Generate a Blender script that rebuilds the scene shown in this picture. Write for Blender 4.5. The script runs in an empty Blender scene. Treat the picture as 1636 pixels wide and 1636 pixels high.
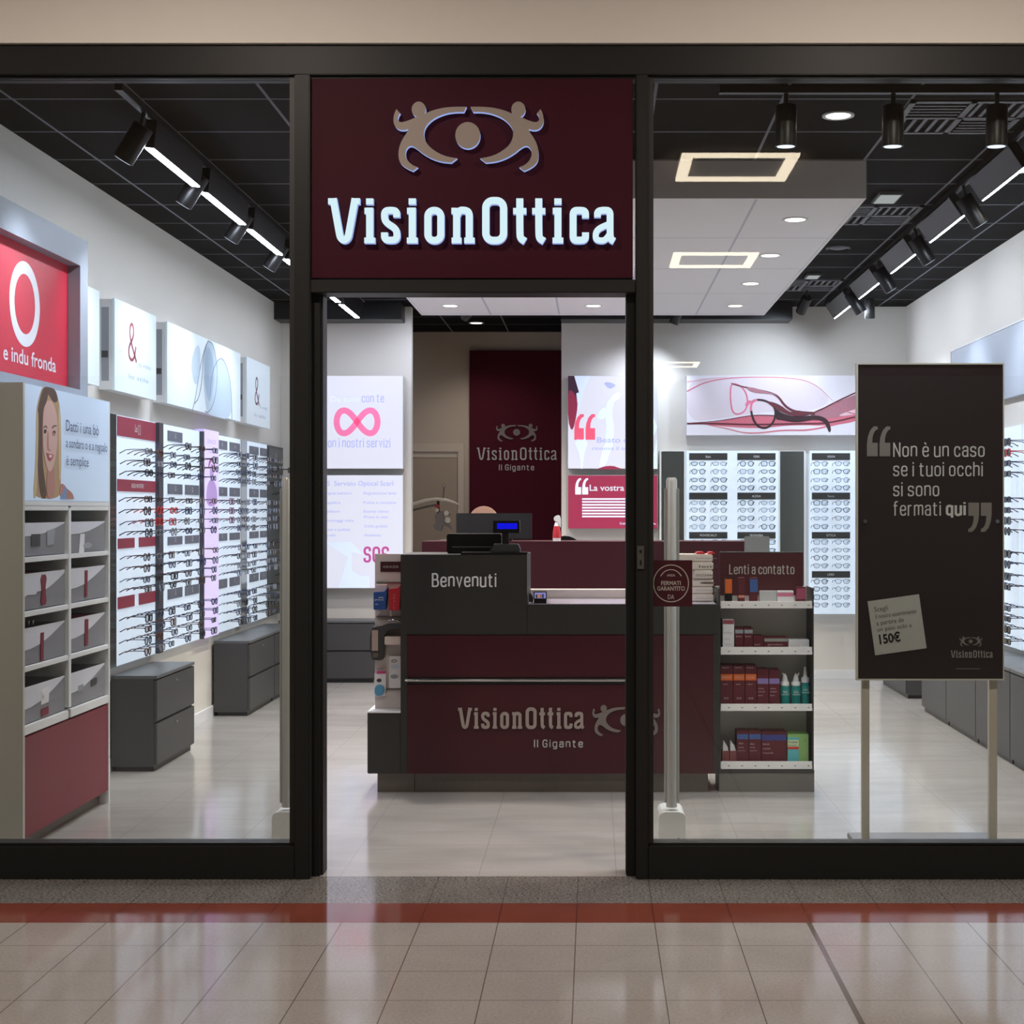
import bpy, bmesh, math, random
from mathutils import Vector, Matrix
random.seed(7)
C = bpy.context.scene.collection
sc = bpy.context.scene

# ------------------------------------------------------------------ camera, world, exposure
F, CX, CY, EYE = 2370.0, 948.0, 815.0, 1.59      # focal length / vanishing point in the 1636 px frame, eye height (m)
cam_d = bpy.data.cameras.new('camera')
cam = bpy.data.objects.new('camera', cam_d)
C.objects.link(cam)
cam.location = (0, 0, EYE)
cam.rotation_euler = (math.pi / 2, 0, 0)
cam_d.sensor_width = 36.0
cam_d.lens = 36.0 * F / 1636.0
cam_d.shift_x = (818 - CX) / 1636.0
cam_d.shift_y = (CY - 818) / 1636.0
cam_d.clip_start = 0.05
sc.camera = cam
sc.view_settings.view_transform = 'Standard'
sc.view_settings.look = 'None'
sc.view_settings.gamma = 1.0
sc.view_settings.use_curve_mapping = False
sc.view_settings.exposure = 0.0
world = bpy.data.worlds.new('mall_light')
sc.world = world
world.use_nodes = True
wb = world.node_tree.nodes['Background']
wb.inputs[0].default_value = (1.0, 0.9, 0.8, 1)
wb.inputs[1].default_value = 0.07
cy = sc.cycles
cy.use_denoising = True
cy.sample_clamp_indirect = 4.0
cy.max_bounces = 8
cy.diffuse_bounces = 4
cy.glossy_bounces = 4
cy.transparent_max_bounces = 24
cy.caustics_reflective = False
cy.caustics_refractive = False

STRIP_L = 85.0      # luminance of the wall washer lenses
SPOT_W = 58.0       # track spots
DOWN_W = 150.0       # recessed downlights
RING_L = 14.0        # square ring lamps of the mall ceiling


def PX(px, Y): return (px - CX) * Y / F
def PZ(py, Y): return EYE - (py - CY) * Y / F
def onwall(px, py, X):
    Y = X * F / (px - CX)
    return (Y, PZ(py, Y))


# ------------------------------------------------------------------ materials
def lin(c):
    out = []
    for v in c[:3]:
        v = v / 255.0
        out.append(v / 12.92 if v <= 0.04045 else ((v + 0.055) / 1.055) ** 2.4)
    return (*out, 1.0)


MATS = {}
def mat(name, col, rough=0.5, metal=0.0, emit=0.0, ecol=None, noise=0.0, nscale=8.0, spec=0.5, bump=0.0):
    if name in MATS: return MATS[name]
    m = bpy.data.materials.new(name)
    m.use_nodes = True
    nt = m.node_tree
    b = nt.nodes['Principled BSDF']
    b.inputs['Base Color'].default_value = lin(col)
    b.inputs['Roughness'].default_value = rough
    b.inputs['Metallic'].default_value = metal
    b.inputs['Specular IOR Level'].default_value = spec
    if emit:
        b.inputs['Emission Color'].default_value = lin(ecol or col)
        b.inputs['Emission Strength'].default_value = emit
    if noise or bump:
        tc = nt.nodes.new('ShaderNodeNewGeometry')
        nz = nt.nodes.new('ShaderNodeTexNoise')
        nz.inputs['Scale'].default_value = nscale
        nz.inputs['Detail'].default_value = 5
        nt.links.new(tc.outputs['Position'], nz.inputs['Vector'])
        if noise:
            mx = nt.nodes.new('ShaderNodeMix'); mx.data_type = 'RGBA'
            l = lin(col)
            mx.inputs['A'].default_value = tuple(max(0, v * (1 - noise)) for v in l[:3]) + (1,)
            mx.inputs['B'].default_value = tuple(min(1, v * (1 + noise)) for v in l[:3]) + (1,)
            nt.links.new(nz.outputs['Fac'], mx.inputs['Factor'])
            nt.links.new(mx.outputs['Result'], b.inputs['Base Color'])
        if bump:
            bp = nt.nodes.new('ShaderNodeBump')
            bp.inputs['Strength'].default_value = bump
            bp.inputs['Distance'].default_value = 0.002
            nt.links.new(nz.outputs['Fac'], bp.inputs['Height'])
            nt.links.new(bp.outputs['Normal'], b.inputs['Normal'])
    MATS[name] = m
    return m


def lamp_mat(name, col, strength):
    if name in MATS: return MATS[name]
    m = bpy.data.materials.new(name); m.use_nodes = True
    nt = m.node_tree; nt.nodes.clear()
    o = nt.nodes.new('ShaderNodeOutputMaterial'); e = nt.nodes.new('ShaderNodeEmission')
    e.inputs[0].default_value = lin(col); e.inputs[1].default_value = strength
    nt.links.new(e.outputs[0], o.inputs[0])
    MATS[name] = m
    return m


def clear_mat(name, tint, refl=0.04, rough=0.0, haze=0.0, hazecol=(200, 205, 210)):
    """thin clear sheet: transparent, with a Schlick reflection; haze mixes in a frosted diffuse"""
    if name in MATS: return MATS[name]
    m = bpy.data.materials.new(name); m.use_nodes = True
    nt = m.node_tree; nt.nodes.clear()
    N = nt.nodes.new; L = nt.links.new
    o = N('ShaderNodeOutputMaterial'); t = N('ShaderNodeBsdfTransparent'); g = N('ShaderNodeBsdfGlossy')
    t.inputs[0].default_value = tuple(tint) + (1,)
    g.inputs['Roughness'].default_value = rough
    lw = N('ShaderNodeLayerWeight'); lw.inputs[0].default_value = 0.5
    p = N('ShaderNodeMath'); p.operation = 'POWER'; p.inputs[1].default_value = 5
    L(lw.outputs['Facing'], p.inputs[0])
    ma = N('ShaderNodeMath'); ma.operation = 'MULTIPLY_ADD'; ma.inputs[1].default_value = 1 - refl; ma.inputs[2].default_value = refl
    L(p.outputs[0], ma.inputs[0])
    mx = N('ShaderNodeMixShader'); L(ma.outputs[0], mx.inputs[0])
    src = t.outputs[0]
    if haze:
        d = N('ShaderNodeBsdfDiffuse'); d.inputs[0].default_value = lin(hazecol)
        m2 = N('ShaderNodeMixShader'); m2.inputs[0].default_value = haze
        L(t.outputs[0], m2.inputs[1]); L(d.outputs[0], m2.inputs[2]); src = m2.outputs[0]
    L(src, mx.inputs[1]); L(g.outputs[0], mx.inputs[2]); L(mx.outputs[0], o.inputs[0])
    MATS[name] = m
    return m


def tiled(name, base, joint, sx, sy, ox, oy, w, rough, var=0.1, nscale=3.0, speck=0.0, spec=0.5, extra=None, stretch=(1, 1, 1), jointz=None):
    """tile pattern from world position: joints every sx, sy metres; soft stone mottling; extra = (x, width, colour) single wide joint"""
    m = bpy.data.materials.new(name); m.use_nodes = True
    nt = m.node_tree; N = nt.nodes.new; L = nt.links.new
    b = nt.nodes['Principled BSDF']
    b.inputs['Specular IOR Level'].default_value = spec
    geo = N('ShaderNodeNewGeometry'); sep = N('ShaderNodeSeparateXYZ'); L(geo.outputs['Position'], sep.inputs[0])
    def near(sock, off, period, width):
        a = N('ShaderNodeMath'); a.operation = 'SUBTRACT'; L(sock, a.inputs[0]); a.inputs[1].default_value = off - 100 * period
        pp = N('ShaderNodeMath'); pp.operation = 'PINGPONG'; L(a.outputs[0], pp.inputs[0]); pp.inputs[1].default_value = period / 2
        lt = N('ShaderNodeMath'); lt.operation = 'LESS_THAN'; L(pp.outputs[0], lt.inputs[0]); lt.inputs[1].default_value = width / 2
        return lt.outputs[0]
    jx = near(sep.outputs['X'], ox, sx, w); jy = near(sep.outputs['Y'], oy, sy, w)
    mxm = N('ShaderNodeMath'); mxm.operation = 'MAXIMUM'; L(jx, mxm.inputs[0]); L(jy, mxm.inputs[1])
    mp = N('ShaderNodeMapping'); mp.inputs['Scale'].default_value = stretch; L(geo.outputs['Position'], mp.inputs[0])
    nz = N('ShaderNodeTexNoise'); nz.inputs['Scale'].default_value = nscale; nz.inputs['Detail'].default_value = 8
    nz.inputs['Roughness'].default_value = 0.65; nz.inputs['Distortion'].default_value = 0.6
    L(mp.outputs[0], nz.inputs['Vector'])
    l = lin(base)
    c1 = N('ShaderNodeMix'); c1.data_type = 'RGBA'
    c1.inputs['A'].default_value = tuple(v * (1 - var) for v in l[:3]) + (1,)
    c1.inputs['B'].default_value = tuple(min(1, v * (1 + var)) for v in l[:3]) + (1,)
    cr = N('ShaderNodeMapRange'); cr.inputs['From Min'].default_value = 0.35; cr.inputs['From Max'].default_value = 0.65
    L(nz.outputs['Fac'], cr.inputs['Value']); L(cr.outputs[0], c1.inputs['Factor'])
    col = c1.outputs['Result']
    if speck:
        n2 = N('ShaderNodeTexNoise'); n2.inputs['Scale'].default_value = 90; n2.inputs['Detail'].default_value = 3
        L(geo.outputs['Position'], n2.inputs['Vector'])
        r2 = N('ShaderNodeMapRange'); r2.inputs['From Min'].default_value = 0.38; r2.inputs['From Max'].default_value = 0.62
        r2.inputs['To Min'].default_value = 1 - speck; r2.inputs['To Max'].default_value = 1 + speck
        L(n2.outputs['Fac'], r2.inputs['Value'])
        vm = N('ShaderNodeVectorMath'); vm.operation = 'SCALE'; L(col, vm.inputs[0]); L(r2.outputs[0], vm.inputs['Scale'])
        col = vm.outputs[0]
    c2 = N('ShaderNodeMix'); c2.data_type = 'RGBA'; L(mxm.outputs[0], c2.inputs['Factor']); L(col, c2.inputs['A'])
    c2.inputs['B'].default_value = lin(joint)
    col = c2.outputs['Result']
    if extra:
        je = near(sep.outputs['X'], extra[0], 50.0, extra[1])
        c3 = N('ShaderNodeMix'); c3.data_type = 'RGBA'; L(je, c3.inputs['Factor']); L(col, c3.inputs['A'])
        c3.inputs['B'].default_value = lin(extra[2]); col = c3.outputs['Result']
    L(col, b.inputs['Base Color'])
    rr = N('ShaderNodeMapRange'); rr.inputs['To Min'].default_value = rough * 0.85; rr.inputs['To Max'].default_value = rough * 1.2
    L(nz.outputs['Fac'], rr.inputs['Value']); L(rr.outputs[0], b.inputs['Roughness'])
    MATS[name] = m
    return m


WALL = mat('white_plaster', (214, 210, 203), 0.75, noise=0.03, nscale=2.5, spec=0.2)
WALLW = mat('warm_plaster', (196, 182, 166), 0.8, noise=0.03, nscale=2.5, spec=0.2)
FASCIA = mat('beige_fascia', (232, 228, 222), 0.7, noise=0.02, spec=0.2)
FRAME = mat('anthracite_aluminium', (37, 38, 38), 0.45, noise=0.05, nscale=30, spec=0.22)
FRAME2 = mat('anthracite_gasket', (30, 30, 30), 0.5)
BLACK = mat('black_metal', (26, 26, 28), 0.4)
BLACKP = mat('black_plastic', (16, 17, 19), 0.3)
DARKC = mat('charcoal_laminate', (62, 62, 63), 0.45, noise=0.06, nscale=25)
COUNTG = mat('counter_charcoal', (46, 46, 45), 0.5, noise=0.06, nscale=25)
BURG = mat('burgundy_panel', (66, 18, 29), 0.4, noise=0.03)
BURGD = mat('burgundy_board', (72, 24, 34), 0.45, noise=0.02)
BURGB = mat('dark_burgundy_board', (40, 28, 30), 0.35)
STEEL = mat('brushed_steel', (150, 148, 145), 0.35, metal=1.0, noise=0.1, nscale=60)
STEELD = mat('dark_steel_plinth', (120, 114, 108), 0.42, metal=0.7, noise=0.1, nscale=40)
CHROME = mat('chrome', (205, 205, 205), 0.2, metal=1.0)
ALU = mat('satin_aluminium', (206, 208, 208), 0.35, metal=0.35)
WHITE = mat('white_laminate', (236, 238, 240), 0.4)
WHITEP = mat('white_paper', (225, 226, 230), 0.6)
GREYSIDE = mat('grey_cabinet_side', (206, 204, 199), 0.5)
GREYP = mat('grey_panel', (150, 156, 164), 0.6, noise=0.05, nscale=6)
CREAM = mat('cream_metal', (206, 200, 186), 0.45)
LETTER = mat('silver_lettering', (188, 186, 182), 0.45)
LETTERD = mat('grey_lettering', (120, 112, 108), 0.5)
MIRROR = mat('mirror_glass', (170, 176, 178), 0.12, metal=0.8)
MIRRORD = mat('dark_mirror_glass', (118, 124, 122), 0.14, metal=0.75)
GLASS = clear_mat('shopfront_glass', (0.93, 0.95, 0.94), 0.042)
LENS = clear_mat('spectacle_lens', (0.9, 0.93, 0.95), 0.05)
FROST = clear_mat('frosted_plastic', (0.75, 0.77, 0.8), 0.05, 0.2, haze=0.62, hazecol=(176, 178, 186))
STRIPM = lamp_mat('cool_led_strip', (232, 238, 255), STRIP_L)
SPOTM = lamp_mat('spot_lens', (225, 235, 255), 1.6)
DOWNM = lamp_mat('downlight_lens', (255, 244, 230), 6.0)
RINGM = lamp_mat('warm_ring_light', (255, 236, 208), RING_L)


# ------------------------------------------------------------------ mesh builder
class Plane:
    def __init__(s, o, u, v, n):
        s.o, s.u, s.v, s.n = Vector(o), Vector(u), Vector(v), Vector(n)
    def __call__(s, a, b, d=0.0): return s.o + s.u * a + s.v * b + s.n * d
    def turned(s, a0, b0, ang):
        c, si = math.cos(ang), math.sin(ang)
        return Plane(s(a0, b0), s.u * c + s.v * si, s.v * c - s.u * si, s.n)


def FRONT(Y): return Plane((0, Y, 0), (1, 0, 0), (0, 0, 1), (0, -1, 0))      # faces the camera; a = x, b = z
def LWALL(X): return Plane((X, 0, 0), (0, 1, 0), (0, 0, 1), (1, 0, 0))       # faces +x; a = y, b = z
def RWALL(X): return Plane((X, 0, 0), (0, -1, 0), (0, 0, 1), (-1, 0, 0))     # faces -x; a = -y, b = z


def chaikin(pts, n=2, closed=False):
    for _ in range(n):
        out = []
        k = len(pts)
        if not closed: out.append(pts[0])
        for i in range(k if closed else k - 1):
            p, q = pts[i], pts[(i + 1) % k]
            out.append((p[0] * .75 + q[0] * .25, p[1] * .75 + q[1] * .25))
            out.append((p[0] * .25 + q[0] * .75, p[1] * .25 + q[1] * .75))
        if not closed: out.append(pts[-1])
        pts = out
    return pts


def ellipse(cx, cy_, rx, ry, n=32, a0=0.0, a1=None):
    if a1 is None: return [(cx + rx * math.cos(2 * math.pi * i / n), cy_ + ry * math.sin(2 * math.pi * i / n)) for i in range(n)]
    return [(cx + rx * math.cos(a0 + (a1 - a0) * i / n), cy_ + ry * math.sin(a0 + (a1 - a0) * i / n)) for i in range(n + 1)]


TEXTS = {}
def text_mesh(s, off=0.0, space=1.0):
    k = (s, off, space)
    if k in TEXTS: return TEXTS[k]
    cu = bpy.data.curves.new('lettering', 'FONT')
    cu.body = s; cu.size = 1.0; cu.resolution_u = 3; cu.offset = off; cu.space_character = space
    ob = bpy.data.objects.new('lettering', cu)
    C.objects.link(ob)
    dg = bpy.context.evaluated_depsgraph_get()
    me = bpy.data.meshes.new_from_object(ob.evaluated_get(dg))
    vs = [(v.co.x, v.co.y) for v in me.vertices]
    fs = [tuple(p.vertices) for p in me.polygons]
    bpy.data.objects.remove(ob); bpy.data.curves.remove(cu); bpy.data.meshes.remove(me)
    TEXTS[k] = (vs, fs)
    return vs, fs


class MB:
    def __init__(s):
        s.v, s.f, s.m, s.sm, s.mats = [], [], [], [], []
    def mi(s, m):
        if m not in s.mats: s.mats.append(m)
        return s.mats.index(m)
    def add(s, vs, fs, m, smooth=False):
        o = len(s.v); k = s.mi(m)
        s.v += [Vector(p) for p in vs]
        for f in fs:
            s.f.append(tuple(o + i for i in f)); s.m.append(k); s.sm.append(smooth)
    def box(s, x0, x1, y0, y1, z0, z1, m):
        x0, x1 = min(x0, x1), max(x0, x1); y0, y1 = min(y0, y1), max(y0, y1); z0, z1 = min(z0, z1), max(z0, z1)
        s.add([(x0, y0, z0), (x1, y0, z0), (x1, y1, z0), (x0, y1, z0), (x0, y0, z1), (x1, y0, z1), (x1, y1, z1), (x0, y1, z1)],
              [(0, 3, 2, 1), (4, 5, 6, 7), (0, 1, 5, 4), (1, 2, 6, 5), (2, 3, 7, 6), (3, 0, 4, 7)], m)
        return s
    def pbox(s, P, a0, a1, b0, b1, d0, d1, m):
        vs = [P(a, b, d) for d in (d0, d1) for (a, b) in ((a0, b0), (a1, b0), (a1, b1), (a0, b1))]
        s.add(vs, [(3, 2, 1, 0), (4, 5, 6, 7), (0, 1, 5, 4), (1, 2, 6, 5), (2, 3, 7, 6), (3, 0, 4, 7)], m)
        return s
    def prism(s, P, pts, d0, d1, m, side=None, back=True):
        ar = sum(p[0] * q[1] - q[0] * p[1] for p, q in zip(pts, pts[1:] + pts[:1]))
        if ar < 0: pts = pts[::-1]
        n = len(pts)
        vs = [P(a, b, d0) for a, b in pts] + [P(a, b, d1) for a, b in pts]
        s.add(vs, [tuple(range(n, 2 * n))] + ([tuple(range(n - 1, -1, -1))] if back else []), m)
        s.add(vs, [(i, (i + 1) % n, n + (i + 1) % n, n + i) for i in range(n)], side or m)
        return s
    def ribbon(s, P, pts, w, d0, d1, m, side=None, closed=False):
        n = len(pts); Lp, Rp = [], []
        ws = w if isinstance(w, (list, tuple)) else [w] * n
        for i in range(n):
            p = Vector((*pts[i], 0))
            a = Vector((*pts[i - 1], 0)) if (i > 0 or closed) else None
            b = Vector((*pts[(i + 1) % n], 0)) if (i < n - 1 or closed) else None
            d1_ = (p - a).normalized() if a is not None and (p - a).length > 1e-9 else None
            d2_ = (b - p).normalized() if b is not None and (b - p).length > 1e-9 else None
            if d1_ is None: d1_ = d2_
            if d2_ is None: d2_ = d1_
            t = (d1_ + d2_)
            t = t.normalized() if t.length > 1e-6 else d1_
            nn = Vector((-t.y, t.x, 0))
            k = ws[i] / 2 / max(0.5, nn.dot(Vector((-d1_.y, d1_.x, 0))))
            Lp.append((p.x + nn.x * k, p.y + nn.y * k)); Rp.append((p.x - nn.x * k, p.y - nn.y * k))
        vs = [P(a, b, d) for d in (d1, d0) for pair in (Lp, Rp) for a, b in pair]
        ff, sf = [], []
        for i in range(n if closed else n - 1):
            j = (i + 1) % n
            ff.append((n + i, n + j, j, i))
            sf.append((i, j, 2 * n + j, 2 * n + i)); sf.append((n + j, n + i, 3 * n + i, 3 * n + j))
            ff.append((2 * n + i, 2 * n + j, 3 * n + j, 3 * n + i))
        if not closed:
            sf.append((n, 0, 2 * n, 3 * n)); sf.append((n - 1, 2 * n - 1, 4 * n - 1, 3 * n - 1))
        s.add(vs, ff, m); s.add(vs, sf, side or m)
        return s
    def text(s, P, t, a, b, cap, m, d=0.001, width=None, xs=0.78, off=0.0, align='l', space=1.0):
        vs, fs = text_mesh(t, off, space)
        x0 = min(v[0] for v in vs); x1 = max(v[0] for v in vs)
        sy = cap / 0.727
        sx = width / (x1 - x0) if width else sy * xs
        w = (x1 - x0) * sx
        a0 = a - (w / 2 if align == 'c' else w if align == 'r' else 0)
        s.add([P(a0 + (v[0] - x0) * sx, b + v[1] * sy, d) for v in vs], fs, m)
        return s
    def tube(s, pts, r, m, seg=10, caps=True):
        pts = [Vector(p) for p in pts]; n = len(pts); vs = []
        rs = r if isinstance(r, (list, tuple)) else [r] * n
        up = None
        for i, p in enumerate(pts):
            t = ((pts[i] - pts[i - 1]).normalized() if i else Vector()) + ((pts[i + 1] - pts[i]).normalized() if i < n - 1 else Vector())
            t.normalize()
            if up is None: up = t.orthogonal().normalized()
            up = (up - t * up.dot(t)).normalized()
            w = t.cross(up)
            for k in range(seg):
                a = 2 * math.pi * k / seg
                vs.append(p + (up * math.cos(a) + w * math.sin(a)) * rs[i])
        fs = [(i * seg + k, i * seg + (k + 1) % seg, (i + 1) * seg + (k + 1) % seg, (i + 1) * seg + k) for i in range(n - 1) for k in range(seg)]
        s.add(vs, fs, m, True)
        if caps: s.add(vs, [tuple(range(seg - 1, -1, -1)), tuple(range((n - 1) * seg, n * seg))], m)
        return s
    def lathe(s, cx, cy_, prof, m, seg=20, caps=True):
        n = len(prof); vs = []
        for r, z in prof:
            for k in range(seg):
                a = 2 * math.pi * k / seg
                vs.append((cx + r * math.cos(a), cy_ + r * math.sin(a), z))
        fs = [(i * seg + k, i * seg + (k + 1) % seg, (i + 1) * seg + (k + 1) % seg, (i + 1) * seg + k) for i in range(n - 1) for k in range(seg)]
        s.add(vs, fs, m, True)
        if caps: s.add(vs, [tuple(range(seg - 1, -1, -1)), tuple(range((n - 1) * seg, n * seg))], m)
        return s


WLOC = {}
def build(name, mb, parent=None, loc=None, bev=0.0):
    base = WLOC[parent.name] if parent else Vector(loc or (0, 0, 0))
    me = bpy.data.meshes.new(name)
    me.from_pydata([tuple(p - base) for p in mb.v], [], mb.f)
    for m in mb.mats: me.materials.append(m)
    for p, k, sm in zip(me.polygons, mb.m, mb.sm):
        p.material_index = k; p.use_smooth = sm
    if bev:
        bm = bmesh.new(); bm.from_mesh(me)
        bmesh.ops.remove_doubles(bm, verts=bm.verts, dist=1e-5)
        ed = [e for e in bm.edges if len(e.link_faces) == 2 and e.calc_face_angle(0) > 0.6]
        bmesh.ops.bevel(bm, geom=ed, offset=bev, segments=2, affect='EDGES', clamp_overlap=True)
        bm.to_mesh(me); bm.free()
    me.update()
    o = bpy.data.objects.new(name, me)
    C.objects.link(o)
    if parent: o.parent = parent
    else: o.location = base
    WLOC[o.name] = base.copy()
    return o


def tag(o, label=None, cat=None, group=None, kind=None):
    if label: o['label'] = label
    if cat: o['category'] = cat
    if group: o['group'] = group
    if kind: o['kind'] = kind
    return o


def thing(name, label, cat, loc, group=None, kind=None):
    o = bpy.data.objects.new(name, None)
    o.empty_display_size = 0.1
    C.objects.link(o)
    o.location = loc
    WLOC[o.name] = Vector(loc)
    return tag(o, label, cat, group, kind)


def light(name, kind, parent, at, power, col, aim=None, **kw):
    d = bpy.data.lights.new(name, kind)
    d.energy = power; d.color = lin(col)[:3]
    for k, v in kw.items(): setattr(d, k, v)
    o = bpy.data.objects.new(name, d)
    C.objects.link(o); o.parent = parent
    o.location = Vector(at) - WLOC[parent.name]
    if aim is not None: o.rotation_euler = Vector(aim).to_track_quat('-Z', 'Y').to_euler()
    return o


# ------------------------------------------------------------------ logo shapes
def _fig():
    raw = [((797, 183), 1), ((700, 182), 0), ((600, 190), 0), ((510, 212), 0), ((445, 238), 0), ((405, 262), 0), ((355, 275), 0), ((300, 300), 0), ((240, 318), 0),
           ((212, 312), 0), ((200, 290), 0), ((210, 255), 0), ((222, 240), 1), ((190, 203), 1), ((170, 245), 0), ((162, 300), 0), ((172, 345), 0), ((205, 380), 0),
           ((250, 388), 0), ((297, 375), 0), ((285, 400), 0), ((250, 450), 0), ((220, 510), 0), ((206, 580), 0), ((212, 650), 0), ((240, 690), 0), ((290, 722), 0),
           ((333, 740), 1), ((375, 708), 1), ((330, 690), 0), ((290, 655), 0), ((268, 610), 0), ((268, 565), 0), ((290, 530), 0), ((320, 520), 0), ((360, 540), 0),
           ((420, 590), 0), ((500, 635), 0), ((580, 660), 0), ((665, 668), 1), ((715, 630), 1), ((640, 618), 0), ((560, 590), 0), ((480, 535), 0), ((440, 480), 0),
           ((425, 420), 0), ((435, 370), 0), ((470, 320), 0), ((530, 275), 0), ((620, 240), 0), ((700, 228), 0), ((775, 228), 1)]
    out = []; n = len(raw)
    for i, (p, c) in enumerate(raw):
        if c: out.append(p)
        else:
            a, b = raw[i - 1][0], raw[(i + 1) % n][0]
            out.append((p[0] * .75 + a[0] * .25, p[1] * .75 + a[1] * .25)); out.append((p[0] * .75 + b[0] * .25, p[1] * .75 + b[1] * .25))
    return out


FIG = _fig()
def logo_eye(mb, P, a0, a1, btop, bbot, d0, d1, m, side=None):
    """two leaning figures around a pupil, fitted in the box a0..a1 x bbot..btop"""
    sx = (a1 - a0) / (1468 - 162); sy = (btop - bbot) / (740 - 138)
    f = lambda p: (a0 + (p[0] - 162) * sx, btop - (p[1] - 138) * sy)
    g = lambda p: f((1630 - p[0], p[1]))
    mb.prism(P, [f(p) for p in FIG], d0, d1, m, side)
    mb.prism(P, [g(p) for p in FIG], d0, d1, m, side)
    for q in (f, g):
        mb.prism(P, [q(p) for p in ellipse(383, 206, 61, 68, 28)], d0, d1 + 0.0002, m, side)
    mb.prism(P, [f(p) for p in ellipse(808, 430, 108, 115, 40)], d0, d1, m, side)


def _rr(x0, x1, y0, y1, r):
    pts = []
    for cx_, cy_, a in ((x1 - r, y0 + r, -90), (x1 - r, y1 - r, 0), (x0 + r, y1 - r, 90), (x0 + r, y0 + r, 180)):
        for k in range(7):
            t = math.radians(a + 15 * k)
            pts.append((cx_ + r * math.cos(t), cy_ + r * math.sin(t)))
    return pts


def _word():
    S = []      # (points, closed, width)
    W = 35
    S.append((chaikin([(107, 92), (136, 255), (143, 290), (162, 303), (181, 290), (188, 255), (217, 92)], 2), False, W))
    S.append(([(82, 106), (122, 106)], False, 30)); S.append(([(200, 106), (241, 106)], False, 30))
    for x in (290, 503, 1232):
        S.append(([(x, 138), (x, 316)], False, W)); S.append(([(x - 18, 107), (x + 18, 107)], False, 30))
        S.append(([(x - 26, 154), (x, 154)], False, 30)); S.append(([(x - 27, 302), (x + 27, 302)], False, 28))
    S.append((chaikin([(425, 186), (425, 155), (395, 150), (364, 155), (364, 198), (380, 218), (410, 236), (426, 255), (426, 297), (395, 302), (364, 297), (364, 262)], 2), False, 34))
    S.append((_rr(581, 646, 152, 302, 30), True, W))
    S.append(([(725, 140), (725, 316)], False, W)); S.append(([(699, 154), (725, 154)], False, 30))
    S.append((chaikin([(725, 180), (738, 152), (765, 150), (788, 160), (788, 200), (788, 316)], 2), False, W))
    S.append(([(700, 302), (749, 302)], False, 28)); S.append(([(763, 302), (815, 302)], False, 28))
    S.append((_rr(871, 960, 103, 302, 36), True, 36))
    for x in (1041, 1136):
        S.append((chaikin([(x, 92), (x, 270), (x + 4, 292), (x + 27, 306)], 2), False, W)); S.append(([(x - 33, 155), (x + 33, 155)], False, 30))
    S.append((chaikin([(1370, 190), (1370, 155), (1340, 151), (1308, 154), (1308, 200), (1308, 260), (1308, 299), (1340, 302), (1370, 298), (1370, 262)], 2), False, W))
    S.append((chaikin([(1430, 186), (1430, 156), (1462, 150), (1493, 154), (1493, 200), (1493, 270), (1496, 296), (1514, 306)], 2), False, 34))
    S.append((chaikin([(1493, 218), (1440, 240), (1421, 262), (1421, 296), (1445, 304), (1470, 300), (1493, 268)], 2), False, 30))
    return S


WORD = _word()
def logo_word(mb, P, a0, a1, btop, bbot, d0, d1, m, side=None, thin=1.0):
    sx = (a1 - a0) / (1522 - 82); sy = (btop - bbot) / (320 - 86)
    for k, (pts, cl, w) in enumerate(WORD):
        mb.ribbon(P, [(a0 + (p[0] - 82) * sx, btop - (p[1] - 86) * sy) for p in pts], w * (sx + sy) / 2 * thin, d0, d1 + k * 0.00002, m, side, cl)


def quotes(mb, P, a, b, w, h, d0, d1, m, closing=False):
    """pair of heavy 66 / 99 marks in the box from (a, b), w wide and h tall"""
    for k in (0, 1):
        x = a + k * w * 0.53; q = w * 0.45
        pts = [(0, 0), (1, 0), (1, .45), (.5, .45), (.52, .62), (.62, .76), (.8, .86), (1.02, .9), (.98, 1.0), (.62, .99), (.3, .86), (.08, .64), (0, .4)]
        pts = [(1 - p, 1 - r) for p, r in pts] if closing else pts
        mb.prism(P, [(x + p * q, b + r * h) for p, r in pts], d0, d1, m)

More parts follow.
